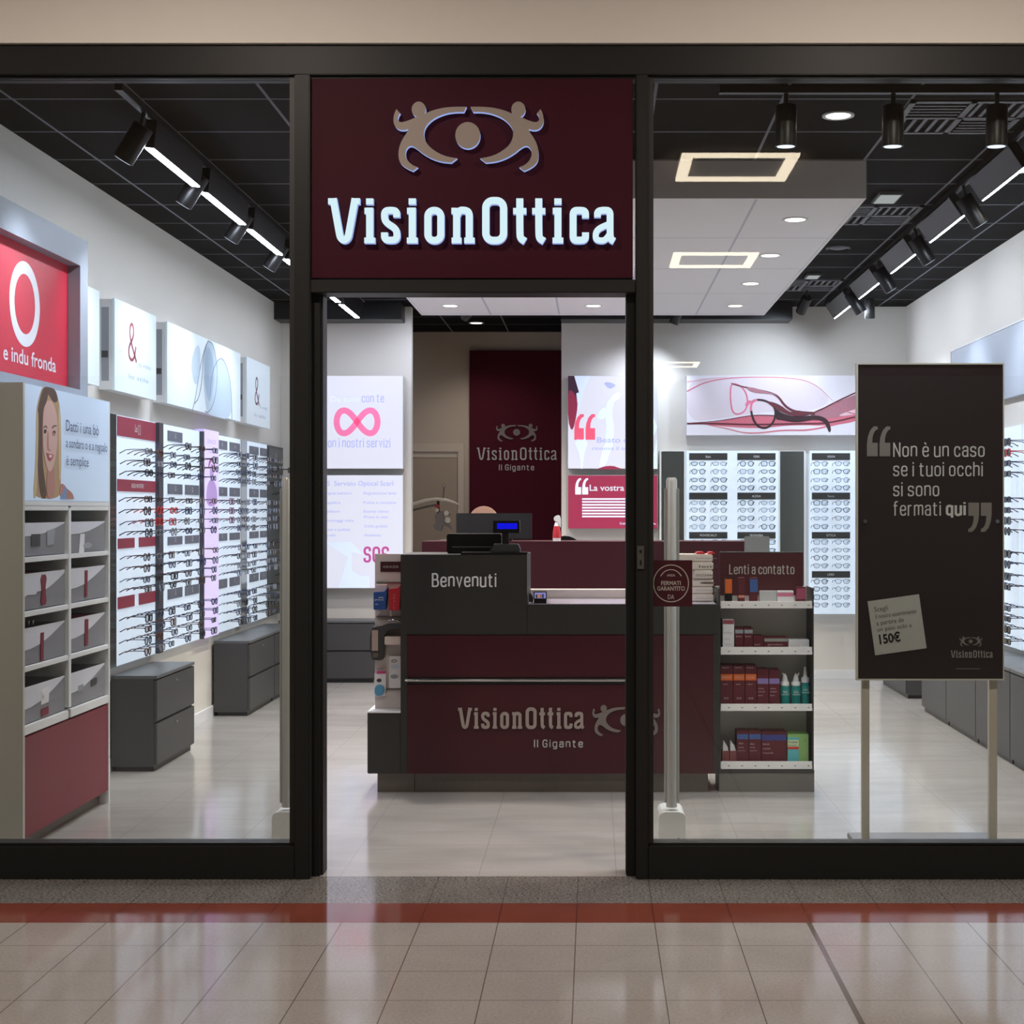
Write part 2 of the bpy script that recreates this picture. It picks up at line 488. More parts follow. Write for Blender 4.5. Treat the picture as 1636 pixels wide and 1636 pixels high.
# ------------------------------------------------------------------ narrow stroke lettering (x-height .72, cap height 1)
O_ = [(.4, .36), (.4, .72), (0, .72), (0, 0), (.4, 0)]
GLYPH = {   # letter: (width, [(points, closed, rounded)])
    'o': (.4, [(_rr(0, .4, 0, .72, .17), 1, 0)]),
    'c': (.38, [([(.38, .5), (.38, .72), (0, .72), (0, 0), (.38, 0), (.38, .22)], 0, 1)]),
    'e': (.4, [([(0, .37), (.4, .37)], 0, 0), ([(.4, .37), (.4, .72), (0, .72), (0, 0), (.4, 0), (.39, .18)], 0, 1)]),
    'n': (.4, [([(0, 0), (0, .77)], 0, 0), ([(0, .5), (.03, .74), (.4, .76), (.4, .4), (.4, 0)], 0, 1)]),
    'u': (.4, [([(.4, -.05), (.4, .77)], 0, 0), ([(0, .77), (0, .3), (0, -.03), (.37, -.02), (.4, .22)], 0, 1)]),
    'h': (.4, [([(0, -.05), (0, 1.05)], 0, 0), ([(0, .5), (.03, .74), (.4, .76), (.4, .4), (.4, 0)], 0, 1)]),
    'm': (.66, [([(0, -.05), (0, .77)], 0, 0), ([(0, .5), (.02, .74), (.33, .76), (.33, .4), (.33, 0)], 0, 1), ([(.33, .5), (.35, .74), (.66, .76), (.66, .4), (.66, 0)], 0, 1)]),
    'r': (.26, [([(0, -.05), (0, .77)], 0, 0), ([(0, .45), (.03, .72), (.26, .73)], 0, 1)]),
    'v': (.4, [([(0, .77), (.2, -.02), (.4, .77)], 0, 0)]),
    't': (.32, [([(.1, .95), (.1, .3), (.1, .0), (.32, 0)], 0, 1), ([(-.03, .72), (.3, .72)], 0, 0)]),
    'i': (.0, [([(0, -.05), (0, .77)], 0, 0), ([(0, .9), (0, 1.03)], 0, 0)]),
    'l': (.0, [([(0, -.05), (0, 1.05)], 0, 0)]),
    'a': (.38, [([(.02, .55), (.03, .73), (.38, .75), (.38, .45), (.38, -.05)], 0, 1), ([(.38, .42), (.0, .42), (0, 0), (.34, 0), (.38, .16)], 0, 1)]),
    's': (.37, [([(.36, .54), (.36, .72), (0, .72), (0, .37), (.37, .35), (.37, 0), (0, 0), (0, .18)], 0, 1)]),
    'f': (.3, [([(.1, -.05), (.1, .7), (.1, 1.02), (.32, 1.02)], 0, 1), ([(-.03, .72), (.28, .72)], 0, 0)]),
    'q': (.4, [(_rr(0, .4, 0, .72, .17), 1, 0), ([(.4, .77), (.4, -.26)], 0, 0)]),
    'g': (.4, [(_rr(0, .4, 0, .72, .17), 1, 0), ([(.4, .77), (.4, .0), (.4, -.27), (.02, -.26)], 0, 1)]),
    'z': (.36, [([(0, .72), (.36, .72), (0, 0), (.36, 0)], 0, 0)]),
    '\u00e8': (.4, [([(0, .37), (.4, .37)], 0, 0), ([(.4, .37), (.4, .72), (0, .72), (0, 0), (.4, 0), (.39, .18)], 0, 1), ([(.12, 1.06), (.24, .9)], 0, 0)]),
    'B': (.44, [([(0, -.05), (0, 1.05)], 0, 0), ([(0, 1), (.4, 1), (.4, .53), (0, .53)], 0, 1), ([(0, .53), (.45, .53), (.45, 0), (0, 0)], 0, 1)]),
    'N': (.46, [([(0, -.05), (0, 1.05)], 0, 0), ([(0, 1), (.46, 0)], 0, 0), ([(.46, -.05), (.46, 1.05)], 0, 0)]),
    'I': (.0, [([(0, -.05), (0, 1.05)], 0, 0)]),
    'L': (.36, [([(0, 1.05), (0, 0), (.38, 0)], 0, 0)]),
    'G': (.44, [([(.44, .74), (.44, 1), (0, 1), (0, 0), (.44, 0), (.44, .3), (.44, .48)], 0, 1), ([(.22, .48), (.46, .48)], 0, 0)]),
    'S': (.44, [([(.43, .74), (.43, 1), (0, 1), (0, .52), (.44, .5), (.44, 0), (0, 0), (0, .26)], 0, 1)]),
    'O': (.46, [(_rr(0, .46, 0, 1, .2), 1, 0)]),
}


def dtext(mb, P, s_, x0, x1, base, cap, m, d=0.001, wt=.105, sp=.25):
    """narrow stroke lettering fitted between x0 and x1, capitals cap tall over the baseline"""
    adv, xs_ = 0.0, []
    for ch in s_:
        if ch == ' ': adv += .26; continue
        xs_.append((ch, adv)); adv += GLYPH[ch][0] + sp
    tot = adv - sp + wt
    sx = (x1 - x0) / tot; sy = cap / (1 + wt)
    k = 0
    for ch, a in xs_:
        for pts, cl, rnd_ in GLYPH[ch][1]:
            pp = chaikin(pts, 2) if rnd_ else pts
            k += 1
            mb.ribbon(P, [(x0 + (a + wt / 2 + p[0]) * sx, base + (p[1] + wt / 2) * sy) for p in pp], wt * (sx + sy) / 2, 0, d + k * 0.00001, m, closed=bool(cl))


# ------------------------------------------------------------------ the setting
def struct(name, mb, parent=None, bev=0.0):
    return tag(build(name, mb, parent, bev=bev), kind='structure')


CEIL = EYE + 1.92                                   # shop ceiling 3.51 m
T_MALL = tiled('mall_tiles', (160, 155, 152), (104, 96, 91), 0.3017, 0.302, -0.066, 5.718, 0.0042, 0.09, 0.05, 2.2, 0.07, 0.45, extra=(0.83, 0.017, (96, 84, 74)))
T_RED = tiled('red_stone_strip', (120, 62, 50), (78, 42, 36), 0.3017, 9.0, -0.066, 3.0, 0.004, 0.09, 0.08, 3.0, 0.08, 0.45)
T_GRAN = tiled('grey_granite_strip', (116, 113, 110), (74, 72, 70), 0.3017, 9.0, -0.066, 3.0, 0.003, 0.11, 0.08, 5.0, 0.42, 0.45)
T_SHOP = tiled('shop_stone_tiles', (170, 167, 164), (146, 142, 138), 0.6, 0.3, 0.1, 6.44, 0.003, 0.12, 0.09, 2.0, 0.02, 0.5, stretch=(0.6, 2.2, 1))
T_CEIL = tiled('black_ceiling_tiles', (23, 24, 25), (132, 133, 142), 0.6, 0.6, 0.285, 6.93, 0.015, 0.85, 0.04, 4.0, 0.0, 0.08)

struct('floor', MB().box(-11, 11, -16, 5.718, -0.05, 0, T_MALL))
struct('trim_1', MB().box(-9, 9, 5.718, 6.0, -0.05, 0, T_RED))
struct('trim_2', MB().box(-9, 9, 6.0, 6.44, -0.05, 0, T_GRAN))
struct('floor_shop', MB().box(-4.2, 3.1, 6.44, 16.2, -0.05, 0, T_SHOP))
struct('ceiling', MB().box(-4.2, 3.1, 6.46, 16.2, CEIL, CEIL + 0.05, T_CEIL))
struct('ceiling_mall', MB().box(-11, 11, -16, 6.3, 4.2, 4.26, mat('mall_ceiling', (206, 190, 172), 0.8, noise=0.02)))
struct('wall_left', MB().box(-3.05, -2.95, 6.46, 14.0, 0, CEIL, WALL))
struct('wall_right', MB().box(2.95, 3.05, 6.46, 14.0, 0, CEIL, WALL))
XB0, XB1 = PX(657, 14.0), PX(897, 14.0)
struct('wall_back_left', MB().box(-3.05, XB0, 14.0, 14.12, 0, CEIL, WALL))
struct('wall_back_right', MB().box(XB1, 3.05, 14.0, 14.12, 0, CEIL, WALL))
struct('wall_recess_back', MB().box(-4.2, 0.2, 16.0, 16.1, 0, CEIL, WALLW))
struct('wall_recess_right', MB().box(XB1, XB1 + 0.1, 14.12, 16.0, 0, CEIL, WALLW))
struct('wall_recess_left', MB().box(-4.2, -4.1, 14.12, 16.0, 0, CEIL, WALLW))
zs = PZ(510, 13.7)
struct('trim_3', MB().box(-2.95, XB0 - 0.06, 13.7, 14.0, zs, CEIL, BLACK))
struct('trim_4', MB().box(XB1, 1.84, 13.7, 14.0, zs, CEIL, BLACK))
bb = WHITEP
struct('baseboard_left', MB().box(-2.95, -2.935, 6.6, 14.0, 0, 0.08, bb))
struct('baseboard_right', MB().box(2.935, 2.95, 6.6, 14.0, 0, 0.08, bb))
struct('baseboard_back', MB().box(XB1, 2.95, 13.985, 14.0, 0, 0.08, bb))
# bulkhead over the shopfront and the neighbouring mall walls
struct('wall_bulkhead', MB().box(-9, 9, 6.365, 6.62, PZ(68.5, 6.365), 4.26, FASCIA))
struct('wall_mall_left', MB().box(-9, -3.3, 6.38, 6.5, 0, 4.2, FASCIA))
struct('wall_mall_right', MB().box(3.3, 9, 6.38, 6.5, 0, 4.2, FASCIA))

# shopfront: outer frame, two glazed windows, door jambs
YF = 6.386
def fx(px): return PX(px, YF)
def fz(py): return PZ(py, YF)
ztop = PZ(68.5, 6.365)
mb = MB().box(-3.3, 3.3, YF, YF + 0.13, fz(119), ztop, FRAME).box(-3.3, 3.3, YF + 0.02, YF + 0.1, fz(123), fz(119), FRAME2)
struct('trim_5', mb, bev=0.003)
for n, (xa, xb) in enumerate(((-3.3, fx(470)), (fx(1036), 3.3))):
    win = tag(thing('window_%d' % (n + 1), None, None, (xa / 2 + xb / 2, YF, 0)), kind='structure')
    m = MB()
    m.box(xa, xb, YF, YF + 0.12, 0.0, fz(1352), FRAME)
    m.box(xa, xb, YF + 0.015, YF + 0.1, fz(1352), fz(1348), FRAME2)
    e0, e1 = (xb - 0.022, xb) if n == 0 else (xa, xa + 0.022)
    f0, f1 = (xa, xa + 0.07) if n == 0 else (xb - 0.07, xb)
    m.box(f0, f1, YF, YF + 0.12, fz(1352), fz(119), FRAME)
    struct('window_frame', m, win, bev=0.003)
    struct('window_gasket', MB().box(e0 if n == 0 else e0, e1, YF + 0.012, YF + 0.09, fz(1348), fz(123), FRAME2), win)
    gx0, gx1 = (xa + 0.07, xb - 0.022) if n == 0 else (xa + 0.022, xb - 0.07)
    struct('window_pane', MB().box(gx0, gx1, YF + 0.045, YF + 0.055, fz(1348), fz(123), GLASS), win)
door = tag(thing('door_1', None, None, (fx(760), YF, 0)), kind='structure')
struct('door_post', MB().box(fx(470), fx(495), YF, YF + 0.13, 0, fz(119), FRAME), door, 0.004)
struct('door_post', MB().box(fx(1016), fx(1036), YF, YF + 0.13, 0, fz(119), FRAME), door, 0.004)
struct('door_jamb', MB().box(fx(495), PX(511, 6.44), 6.44, 6.57, 0, fz(462), FRAME).box(PX(511, 6.44), PX(511, 6.44) + 0.01, 6.46, 6.56, 0, fz(467), FRAME2), door, 0.002)
struct('door_jamb', MB().box(PX(1000, 6.44), fx(1016), 6.44, 6.57, 0, fz(462), FRAME), door, 0.004)
struct('door_lintel', MB().box(fx(495), fx(1016), YF + 0.01, YF + 0.16, fz(467), fz(446), FRAME), door, 0.003)
m = MB().box(fx(1018), fx(1029), YF - 0.006, YF, fz(909), fz(872), STEEL)
m.prism(FRONT(YF - 0.006), ellipse(fx(1023.5), fz(881), 0.006, 0.008, 16), 0, 0.004, BLACK)
m.box(fx(1022), fx(1025), YF - 0.009, YF - 0.006, fz(903), fz(895), BLACK)
struct('door_lock_plate', m, door)

# door in the recess behind the counter
Yd = 16.0
door2 = tag(thing('door_2', None, None, (PX(680, Yd), Yd, 0)), kind='structure')
FR2 = mat('beige_door_frame', (205, 192, 176), 0.6)
DO2 = mat('beige_door_leaf', (172, 156, 138), 0.6)
x0, x1 = PX(600, Yd), PX(742, Yd)
struct('door_frame', MB().box(x0, x1, Yd - 0.05, Yd, PZ(722, Yd), PZ(709, Yd), FR2).box(PX(732, Yd), x1, Yd - 0.05, Yd, 0, PZ(722, Yd), FR2).box(x0, x0 + 0.08, Yd - 0.05, Yd, 0, PZ(722, Yd), FR2), door2, 0.004)
struct('door_leaf', MB().box(x0 + 0.08, PX(731, Yd), Yd - 0.03, Yd, 0.01, PZ(731, Yd), DO2).box(x0 + 0.08, PX(731, Yd), Yd - 0.035, Yd, PZ(731, Yd), PZ(722, Yd), FR2), door2)

# white suspended ceiling raft over the counter
WC = mat('white_raft', (238, 236, 238), 0.75)
T_RAFT = tiled('raft_tiles', (240, 238, 241), (200, 198, 210), 0.6, 1.2, 0.3, 8.15, 0.016, 0.75, 0.01, 2.0, 0, 0.2)
zr = EYE + 1.716
raft = tag(thing('ceiling_raft', None, None, (0, 10.6, zr)), kind='structure')
RX0, RX1, RY0, RY1 = -1.51, 1.5, 8.15, 13.04
struct('raft_tile', MB().box(RX0 + 0.02, RX1 - 0.02, RY0 + 0.02, RY1 - 0.02, zr, CEIL, T_RAFT), raft)
m = MB()
for a in ((RX0, RX1, RY0, RY0 + 0.02), (RX0, RX1, RY1 - 0.02, RY1), (RX0, RX0 + 0.02, RY0 + 0.02, RY1 - 0.02), (RX1 - 0.02, RX1, RY0 + 0.02, RY1 - 0.02)):
    m.box(*a, zr - 0.004, CEIL, WC)
struct('raft_edge', m, raft)


# ------------------------------------------------------------------ lamps
def downlight(x, y, z, label, group, power=DOWN_W, r=0.062):
    t = thing('recessed_downlight', label, 'ceiling light', (x, y, z), group)
    prof = [(r + 0.016, z), (r + 0.016, z - 0.006), (r, z - 0.006), (r - 0.004, z - 0.002)]
    build('trim_ring', MB().lathe(x, y, prof, WHITE, 28, caps=False), t)
    build('lamp_lens', MB().prism(Plane((x, y, z - 0.002), (1, 0, 0), (0, -1, 0), (0, 0, -1)), ellipse(0, 0, r - 0.003, r - 0.003, 28), 0, 0.002, DOWNM), t)
    light('lamp_bulb', 'SPOT', t, (x, y, z - 0.02), power, (255, 244, 232), (0, 0, -1), spot_size=2.3, spot_blend=0.9, shadow_soft_size=0.06)
    return t


rows = ['first row', 'second row', 'third row', 'last row']
for i, y in enumerate((8.75, 9.98, 11.22, 12.44)):
    for x, nm in ((-1.2, 'by the red panel side'), (0, 'in the middle'), (1.19, 'above the contact lens side')):
        if i < 2 and x == 0: continue          # hidden behind the shop sign
        downlight(x, y, zr, 'round downlight in the white raft, %s, %s' % (rows[i], nm), 'downlights in the white ceiling raft', DOWN_W)
downlight(1.19, 7.21, CEIL, 'bright round downlight in the black ceiling between two hanging spots', 'downlights in the black ceiling', 110)
downlight(2.42, 8.36, CEIL, 'round downlight in black ceiling above the end of the wall washer track', 'downlights in the black ceiling', 30)
downlight(-1.2, 15.2, CEIL, 'small downlight in the dark recess ceiling behind the counter', 'downlights in the black ceiling', 42)


MALL_W = 45.0       # unseen downlights added to light the mall in front of the shop
for i, x in enumerate((-4.6, -1.6, 1.4, 4.4)):
    y, z = 4.6, 4.2
    t = thing('added_mall_downlight', 'added unseen downlight in the mall ceiling before the shopfront, %s from the red poster end' % ('first', 'second', 'third', 'fourth')[i], 'ceiling light', (x, y, z), 'added mall downlights')
    build('trim_ring', MB().lathe(x, y, [(.125, z), (.125, z - .006), (.105, z - .006), (.1, z - .001)], WHITE, 32, caps=False), t)
    build('lamp_lens', MB().prism(Plane((x, y, z - .001), (1, 0, 0), (0, -1, 0), (0, 0, -1)), ellipse(0, 0, .1, .1, 32), 0, .001, lamp_mat('added_mall_lens', (255, 232, 206), 8.0)), t)
    light('lamp_bulb', 'AREA', t, (x, y, z - .012), MALL_W, (255, 239, 225), (0, 0, -1), shape='DISK', size=.18)


def spot_can(t, at, d, length=0.19, r=0.047, power=SPOT_W, stem=None, size=1.25):
    """cylindrical spot: at = rear centre, d = aim"""
    at = Vector(at); d = Vector(d).normalized(); e = at + d * length
    build('spot_can', MB().tube([at, at + d * 0.004, e], [r * 0.9, r, r], BLACK, 20), t)
    build('spot_lens', MB().tube([e - d * 0.0, e + d * 0.002], [r * 0.84, r * 0.82], SPOTM, 20), t)
    if stem is not None:
        build('spot_stem', MB().tube([stem, at + d * 0.04], 0.011, BLACK, 8), t)
    if power:
        light('spot_bulb', 'SPOT', t, e + d * 0.02, power, (228, 236, 255), d, spot_size=size, spot_blend=1.0, shadow_soft_size=0.03)


def washer(x, y0, y1, sgn, label, k):
    """linear wall washer hung under the track, tilted to the wall on side sgn"""
    zc = CEIL - 0.045
    t = thing('linear_wall_washer', label, 'track light', (x, (y0 + y1) / 2, CEIL - 0.035), 'wall washers on the %s track' % ('long' if sgn < 0 else 'second'))
    a = math.radians(6 if sgn < 0 else 34)
    ca, sa = math.cos(a), math.sin(a)
    # section axes: down along the body, tilted to the wall; across the body
    dn = Vector((sgn * sa, 0, -ca)); ac = Vector((sgn * ca, 0, sa))
    o = Vector((x - sgn * 0.01, 0, zc))
    L_, T_ = 0.135, 0.05
    sec = [o - ac * T_ / 2, o + ac * T_ / 2, o + ac * T_ / 2 + dn * L_, o - ac * T_ / 2 + dn * L_]
    vs = [Vector((p.x, y, p.z)) for y in (y0, y1) for p in sec]
    mbx = MB(); mbx.add(vs, [(0, 1, 2, 3), (7, 6, 5, 4), (0, 4, 5, 1), (1, 5, 6, 2), (2, 6, 7, 3), (3, 7, 4, 0)], BLACK)
    build('washer_body', mbx, t, bev=0.002)
    ls = [o - ac * 0.0225 + dn * (L_ + 0.001), o + ac * 0.0225 + dn * (L_ + 0.001), o + ac * 0.019 + dn * (L_ + 0.006), o - ac * 0.019 + dn * (L_ + 0.006)]
    vs = [Vector((p.x, y, p.z)) for y in (y0 + 0.012, y1 - 0.012) for p in ls]
    mbx = MB(); mbx.add(vs, [(0, 1, 2, 3), (7, 6, 5, 4), (0, 4, 5, 1), (1, 5, 6, 2), (2, 6, 7, 3), (3, 7, 4, 0)], STRIPM)
    build('washer_lens', mbx, t)
    for yy in (y0 + 0.1, y1 - 0.1):
        build('washer_bracket', MB().box(x - 0.012, x + 0.012, yy - 0.03, yy + 0.03, CEIL - 0.06, CEIL - 0.03, BLACK), t)


def track(name, label, x0, x1, y0, y1):
    m = MB().box(x0, x1, y0, y1, CEIL - 0.034, CEIL, BLACK)
    return tag(build(name, m, loc=((x0 + x1) / 2, (y0 + y1) / 2, CEIL)), label, 'light track')


track('lighting_track', 'black ceiling track above the wall with the ampersand signs', -2.15, -2.115, 6.66, 13.6)
track('lighting_track', 'black ceiling track running beside the white raft towards the back wall', 2.135, 2.17, 7.0, 13.65)
track('lighting_track', 'short black ceiling track crossing just behind the shopfront glass', 0.57, 2.9, 6.7, 6.735)
ords = ['first', 'second', 'third', 'fourth', 'fifth', 'sixth']
for i, (a, b) in enumerate(((7.12, 7.97), (8.12, 9.03), (9.19, 10.1), (10.27, 11.2), (11.5, 12.4), (12.55, 13.4))):
    washer(-2.13, a, b, -1, 'glowing linear washer, %s from the shopfront, above the ampersand signs' % ords[i], i)
for i, (a, b) in enumerate(((7.58, 8.4), (8.84, 9.71), (10.15, 10.98), (11.42, 12.3), (12.62, 13.55))):
    washer(2.15, a, b, 1, 'linear washer, %s from the shopfront, along the plain grey band' % ords[i], i)
for i, y in enumerate((7.03, 8.06, 9.12, 10.19, 11.36)):
    t = thing('track_spot', 'black cylinder spot, %s from the shopfront, on the ampersand wall track' % ords[i], 'track light', (-2.13, y, CEIL - 0.034), 'track spots between wall washers')
    spot_can(t, (-2.13, y, CEIL - 0.1), (-0.66, 0.1, -1), stem=(-2.13, y, CEIL - 0.034), r=0.05)
for i, y in enumerate((8.62, 9.93, 11.2, 12.46)):
    t = thing('track_spot', 'black cylinder spot, %s from the shopfront, on the grey band wall track' % ords[i], 'track light', (2.15, y, CEIL - 0.034), 'track spots between wall washers')
    spot_can(t, (2.15, y, CEIL - 0.1), (0.66, 0.1, -1), stem=(2.15, y, CEIL - 0.034), r=0.05)
for i, px in enumerate((1256, 1427, 1593)):
    x = PX(px, 6.72)
    t = thing('track_spot', 'upright black can spot, %s along the short track behind the glass' % ords[i], 'track light', (x, 6.72, CEIL - 0.034), 'can spots on the short track')
    spot_can(t, (x, 6.72, CEIL - 0.085), (0, 0.07, -1), 0.185, 0.048, stem=(x, 6.72, CEIL - 0.034), power=45, size=1.5)
for x, y, d, st, w_, lb in ((1.86, 12.9, (-0.3, 0.9, -0.8), CEIL, 70, 'tilted black spot by the back wall, aimed towards the raft'),
                    (2.42, 13.0, (0.05, 0.2, -1), CEIL, 60, 'black spot hanging straight down in the far corner by the back wall'),
                    (0.79, 13.45, (-0.4, 0.4, -1), CEIL, 70, 'small black spot under the far edge of the white raft'),
                    (-1.08, 13.4, (-0.75, 0.75, -0.8), CEIL, 34, 'slim black spot hanging at the opening of the recess')):
    t = thing('ceiling_spot', lb, 'spotlight', (x, y, st), 'spots by the back wall')
    spot_can(t, (x, y, st - 0.07), d, 0.17, 0.045, power=w_, stem=(x, y, st), size=1.8)

# ceiling fittings
VENT = mat('vent_grey', (96, 98, 102), 0.5)
for (ya, yb, lb) in ((6.93, 7.53, 'square ceiling air vent just behind the shopfront track'), (9.33, 9.93, 'square ceiling air vent halfway along the black ceiling'), (12.33, 12.93, 'square ceiling air vent near the back wall')):
    xa, xb = 1.485, 2.085
    t = thing('air_vent', lb, 'air vent', ((xa + xb) / 2, (ya + yb) / 2, CEIL), 'ceiling air vents')
    m = MB()
    for q in ((xa, xb, ya, ya + .03), (xa, xb, yb - .03, yb), (xa, xa + .03, ya, yb), (xb - .03, xb, ya, yb), ((xa + xb) / 2 - .015, (xa + xb) / 2 + .015, ya, yb), (xa, xb, (ya + yb) / 2 - .015, (ya + yb) / 2 + .015)):
        m.box(*q, CEIL - 0.012, CEIL, VENT)
    build('vent_frame', m, t)
    m = MB()
    xm, ym = (xa + xb) / 2, (ya + yb) / 2
    for k in range(5):
        o = 0.04 + k * 0.052
        for (u0, v0, hor) in ((xa, ya, True), (xm, ya, False), (xa, ym, False), (xm, ym, True)):
            if hor: m.box(u0 + .03, u0 + .28, v0 + o - .009, v0 + o + .009, CEIL - 0.009, CEIL - 0.002, VENT)
            else: m.box(u0 + o - .009, u0 + o + .009, v0 + .03, v0 + .28, CEIL - 0.009, CEIL - 0.002, VENT)
    build('vent_louver', m, t)
EMM = lamp_mat('dim_emergency_lens', (226, 230, 230), 0.55)
for (xa, xb, ya, yb, lb) in ((1.72, 1.87, 8.93, 9.2, 'small square emergency light between two ceiling vents'), (1.73, 1.85, 12.0, 12.2, 'small square emergency light near the far ceiling vent')):
    t = thing('emergency_light', lb, 'emergency light', ((xa + xb) / 2, (ya + yb) / 2, CEIL), 'emergency lights')
    build('housing', MB().box(xa, xb, ya, yb, CEIL - 0.02, CEIL, VENT), t, bev=0.004)
    build('lens', MB().box(xa + .015, xb - .015, ya + .02, yb - .02, CEIL - 0.024, CEIL - 0.02, EMM), t)
t = thing('ceiling_speaker', 'round black speaker grille set in the black ceiling', 'speaker', (1.79, 10.85, CEIL))
build('speaker_ring', MB().lathe(1.79, 10.85, [(0.09, CEIL), (0.09, CEIL - .008), (0.075, CEIL - .012)], VENT, 28, False), t)
build('speaker_grille', MB().lathe(1.79, 10.85, [(0.076, CEIL - .004), (0.05, CEIL - .011), (0.001, CEIL - .013)], BLACK, 28), t)

# square ring lamps in the mall ceiling (front ones mirrored in the shopfront glass)
YG = YF + 0.05
def ringlamp(x, y, lab):
    s, w, z = 0.43, 0.085, 4.2
    t = thing('square_ring_lamp', lab, 'ceiling light', (x, y, z), 'square ring lamps of the mall ceiling')
    m = MB()
    for q in ((x - s, x + s, y - s, y - s + w), (x - s, x + s, y + s - w, y + s), (x - s, x - s + w, y - s + w, y + s - w), (x + s - w, x + s, y - s + w, y + s - w)):
        m.box(*q, z - 0.03, z - 0.001, RINGM)
    build('ring_diffuser', m, t)
    build('ring_housing', MB().box(x - s - .012, x + s + .012, y - s - .012, y + s + .012, z - 0.012, z, CREAM), t)
hm = 4.2 - 0.03 - EYE
for k, (pc, y0, y1) in enumerate(((1175, 248, 292), (1139, 405, 430), (1077, 578, 589))):
    yv = hm * F / (CY - (y0 + y1) / 2)
    x = (pc - CX) * yv / F
    for dx, nm in ((0, 'in front of the shop'), (-9.5, 'added unseen past the red poster'), (8.5, 'added unseen past the quote sign')):  # side lamps are unseen, added to light the mall
        if k == 2 and dx: continue
        ringlamp(x + dx, 2 * YG - yv, 'warm square ring lamp of mall ceiling %s, %s row' % (nm, ords[k]))


# ------------------------------------------------------------------ shop sign over the door
Ys = 6.41
SIGNP = mat('sign_burgundy', (58, 12, 26), 0.6, spec=0.15)
LOGOP = mat('taupe_logo_face', (152, 141, 133), 0.5)
GLOWL = lamp_mat('lit_letter_face', (214, 240, 248), 1.0)
GLOWE = lamp_mat('lit_letter_edge', (170, 190, 255), 0.75)
P = FRONT(Ys)
t = thing('shop_sign', 'burgundy shop sign over the entrance with glowing white lettering and an eye emblem', 'shop sign', (PX(755, Ys), Ys, PZ(444, Ys)))
build('sign_panel', MB().box(PX(497, Ys), PX(1011, Ys), Ys, Ys + 0.1, PZ(444, Ys), PZ(124, Ys), SIGNP), t)
m = MB()
logo_eye(m, P, PX(600 + 162 / 5.453, Ys), PX(600 + 1468 / 5.453, Ys), PZ(140 + 138 / 5.453, Ys), PZ(140 + 740 / 5.453, Ys), 0.004, 0.03, LOGOP, GLOWE)
tag(build('sign_logo', m, t), 'taupe figures with glowing bluish edges')
m = MB()
logo_word(m, P, PX(500 + 82 / 3.146, Ys), PX(500 + 1522 / 3.146, Ys), PZ(290 + 86 / 3.146, Ys), PZ(290 + 320 / 3.146, Ys), 0.0, 0.03, GLOWL, GLOWE)
tag(build('sign_lettering', m, t), 'glowing white letters')

# burgundy sticker on the glass beside the door
Yk = YF + 0.044
P = FRONT(Yk)
t = thing('glass_sticker', 'square burgundy sticker with a ring on the glass in front of the grey post', 'sticker', (PX(1071, Yk), Yk, PZ(969, Yk)))
build('sticker_sheet', MB().box(PX(1038, Yk), PX(1106, Yk), Yk - 0.002, Yk + 0.0005, PZ(969, Yk), PZ(895, Yk), BURG), t)
m = MB()
cxk, czk = PX(1072, Yk), PZ(932, Yk)
q = Yk * 1.0 / F
m.ribbon(P, ellipse(cxk, czk, 28 * q, 29.5 * q, 40), 1.3 * q, 0.002, 0.0028, LETTER, closed=True)
m.ribbon(P, ellipse(cxk, czk - 2 * q, 20 * q, 24 * q, 16, 0.6, 2.55), 1.2 * q, 0.002, 0.0028, LETTER)
m.text(P, 'AREA', cxk, PZ(921, Yk), 4 * q, LETTER, 0.0028, width=13 * q, align='c')
m.text(P, 'FERMATI', cxk, PZ(934.5, Yk), 6.5 * q, LETTER, 0.0028, width=31 * q, align='c', off=0.01)
m.text(P, 'GARANTITO', cxk, PZ(943.5, Yk), 7 * q, LETTER, 0.0028, width=44 * q, align='c', off=0.01)
m.text(P, 'DA', cxk, PZ(957, Yk), 7.5 * q, LETTER, 0.0028, width=10 * q, align='c')
build('sticker_print', m, t)

# ------------------------------------------------------------------ quote sign on two legs
Yq = 6.95
P = FRONT(Yq)
q = Yq / F
t = thing('quote_sign', 'tall dark burgundy quote sign on two cream legs behind the glass', 'sign stand', (PX(1486, Yq), Yq, 0))
qx0, qx1, qz0, qz1 = PX(1368, Yq), PX(1604, Yq), PZ(1087, Yq), PZ(580, Yq)
build('sign_board', MB().box(qx0 + .006, qx1 - .006, Yq, Yq + 0.02, qz0 + .006, qz1 - .006, BURGB), t)
m = MB()
for a in ((qx0, qx0 + .008, qz0, qz1), (qx1 - .005, qx1, qz0, qz1), (qx0 + .008, qx1 - .005, qz0, qz0 + .007), (qx0 + .008, qx1 - .005, qz1 - .007, qz1)):
    m.box(a[0], a[1], Yq - 0.004, Yq + 0.026, a[2], a[3], CREAM)
build('board_frame', m, t)
m = MB()
QT = mat('pale_quote_lettering', (205, 202, 196), 0.5)
QD = mat('dim_quote_marks', (128, 122, 116), 0.5)
for s_, x0_, x1_, yb in (('Non \u00e8 un caso', 1427, 1573, 730), ('se i tuoi occhi', 1427, 1570, 761), ('si sono', 1427, 1500.5, 793), ('fermati', 1427, 1503, 824)):
    dtext(m, P, s_, PX(x0_, Yq), PX(x1_, Yq), PZ(yb, Yq), 23 * q, QT, 0.0012)
dtext(m, P, 'qui', PX(1511, Yq), PX(1543, Yq), PZ(824, Yq), 23 * q, QT, 0.0012, wt=.2, sp=.3)
build('quote_lettering', m, t)
m = MB()
quotes(m, P, PX(1385, Yq), PZ(729, Yq), 38 * q, 48 * q, 0, 0.0015, QD)
build('opening_quote_mark', m, t)
m = MB()
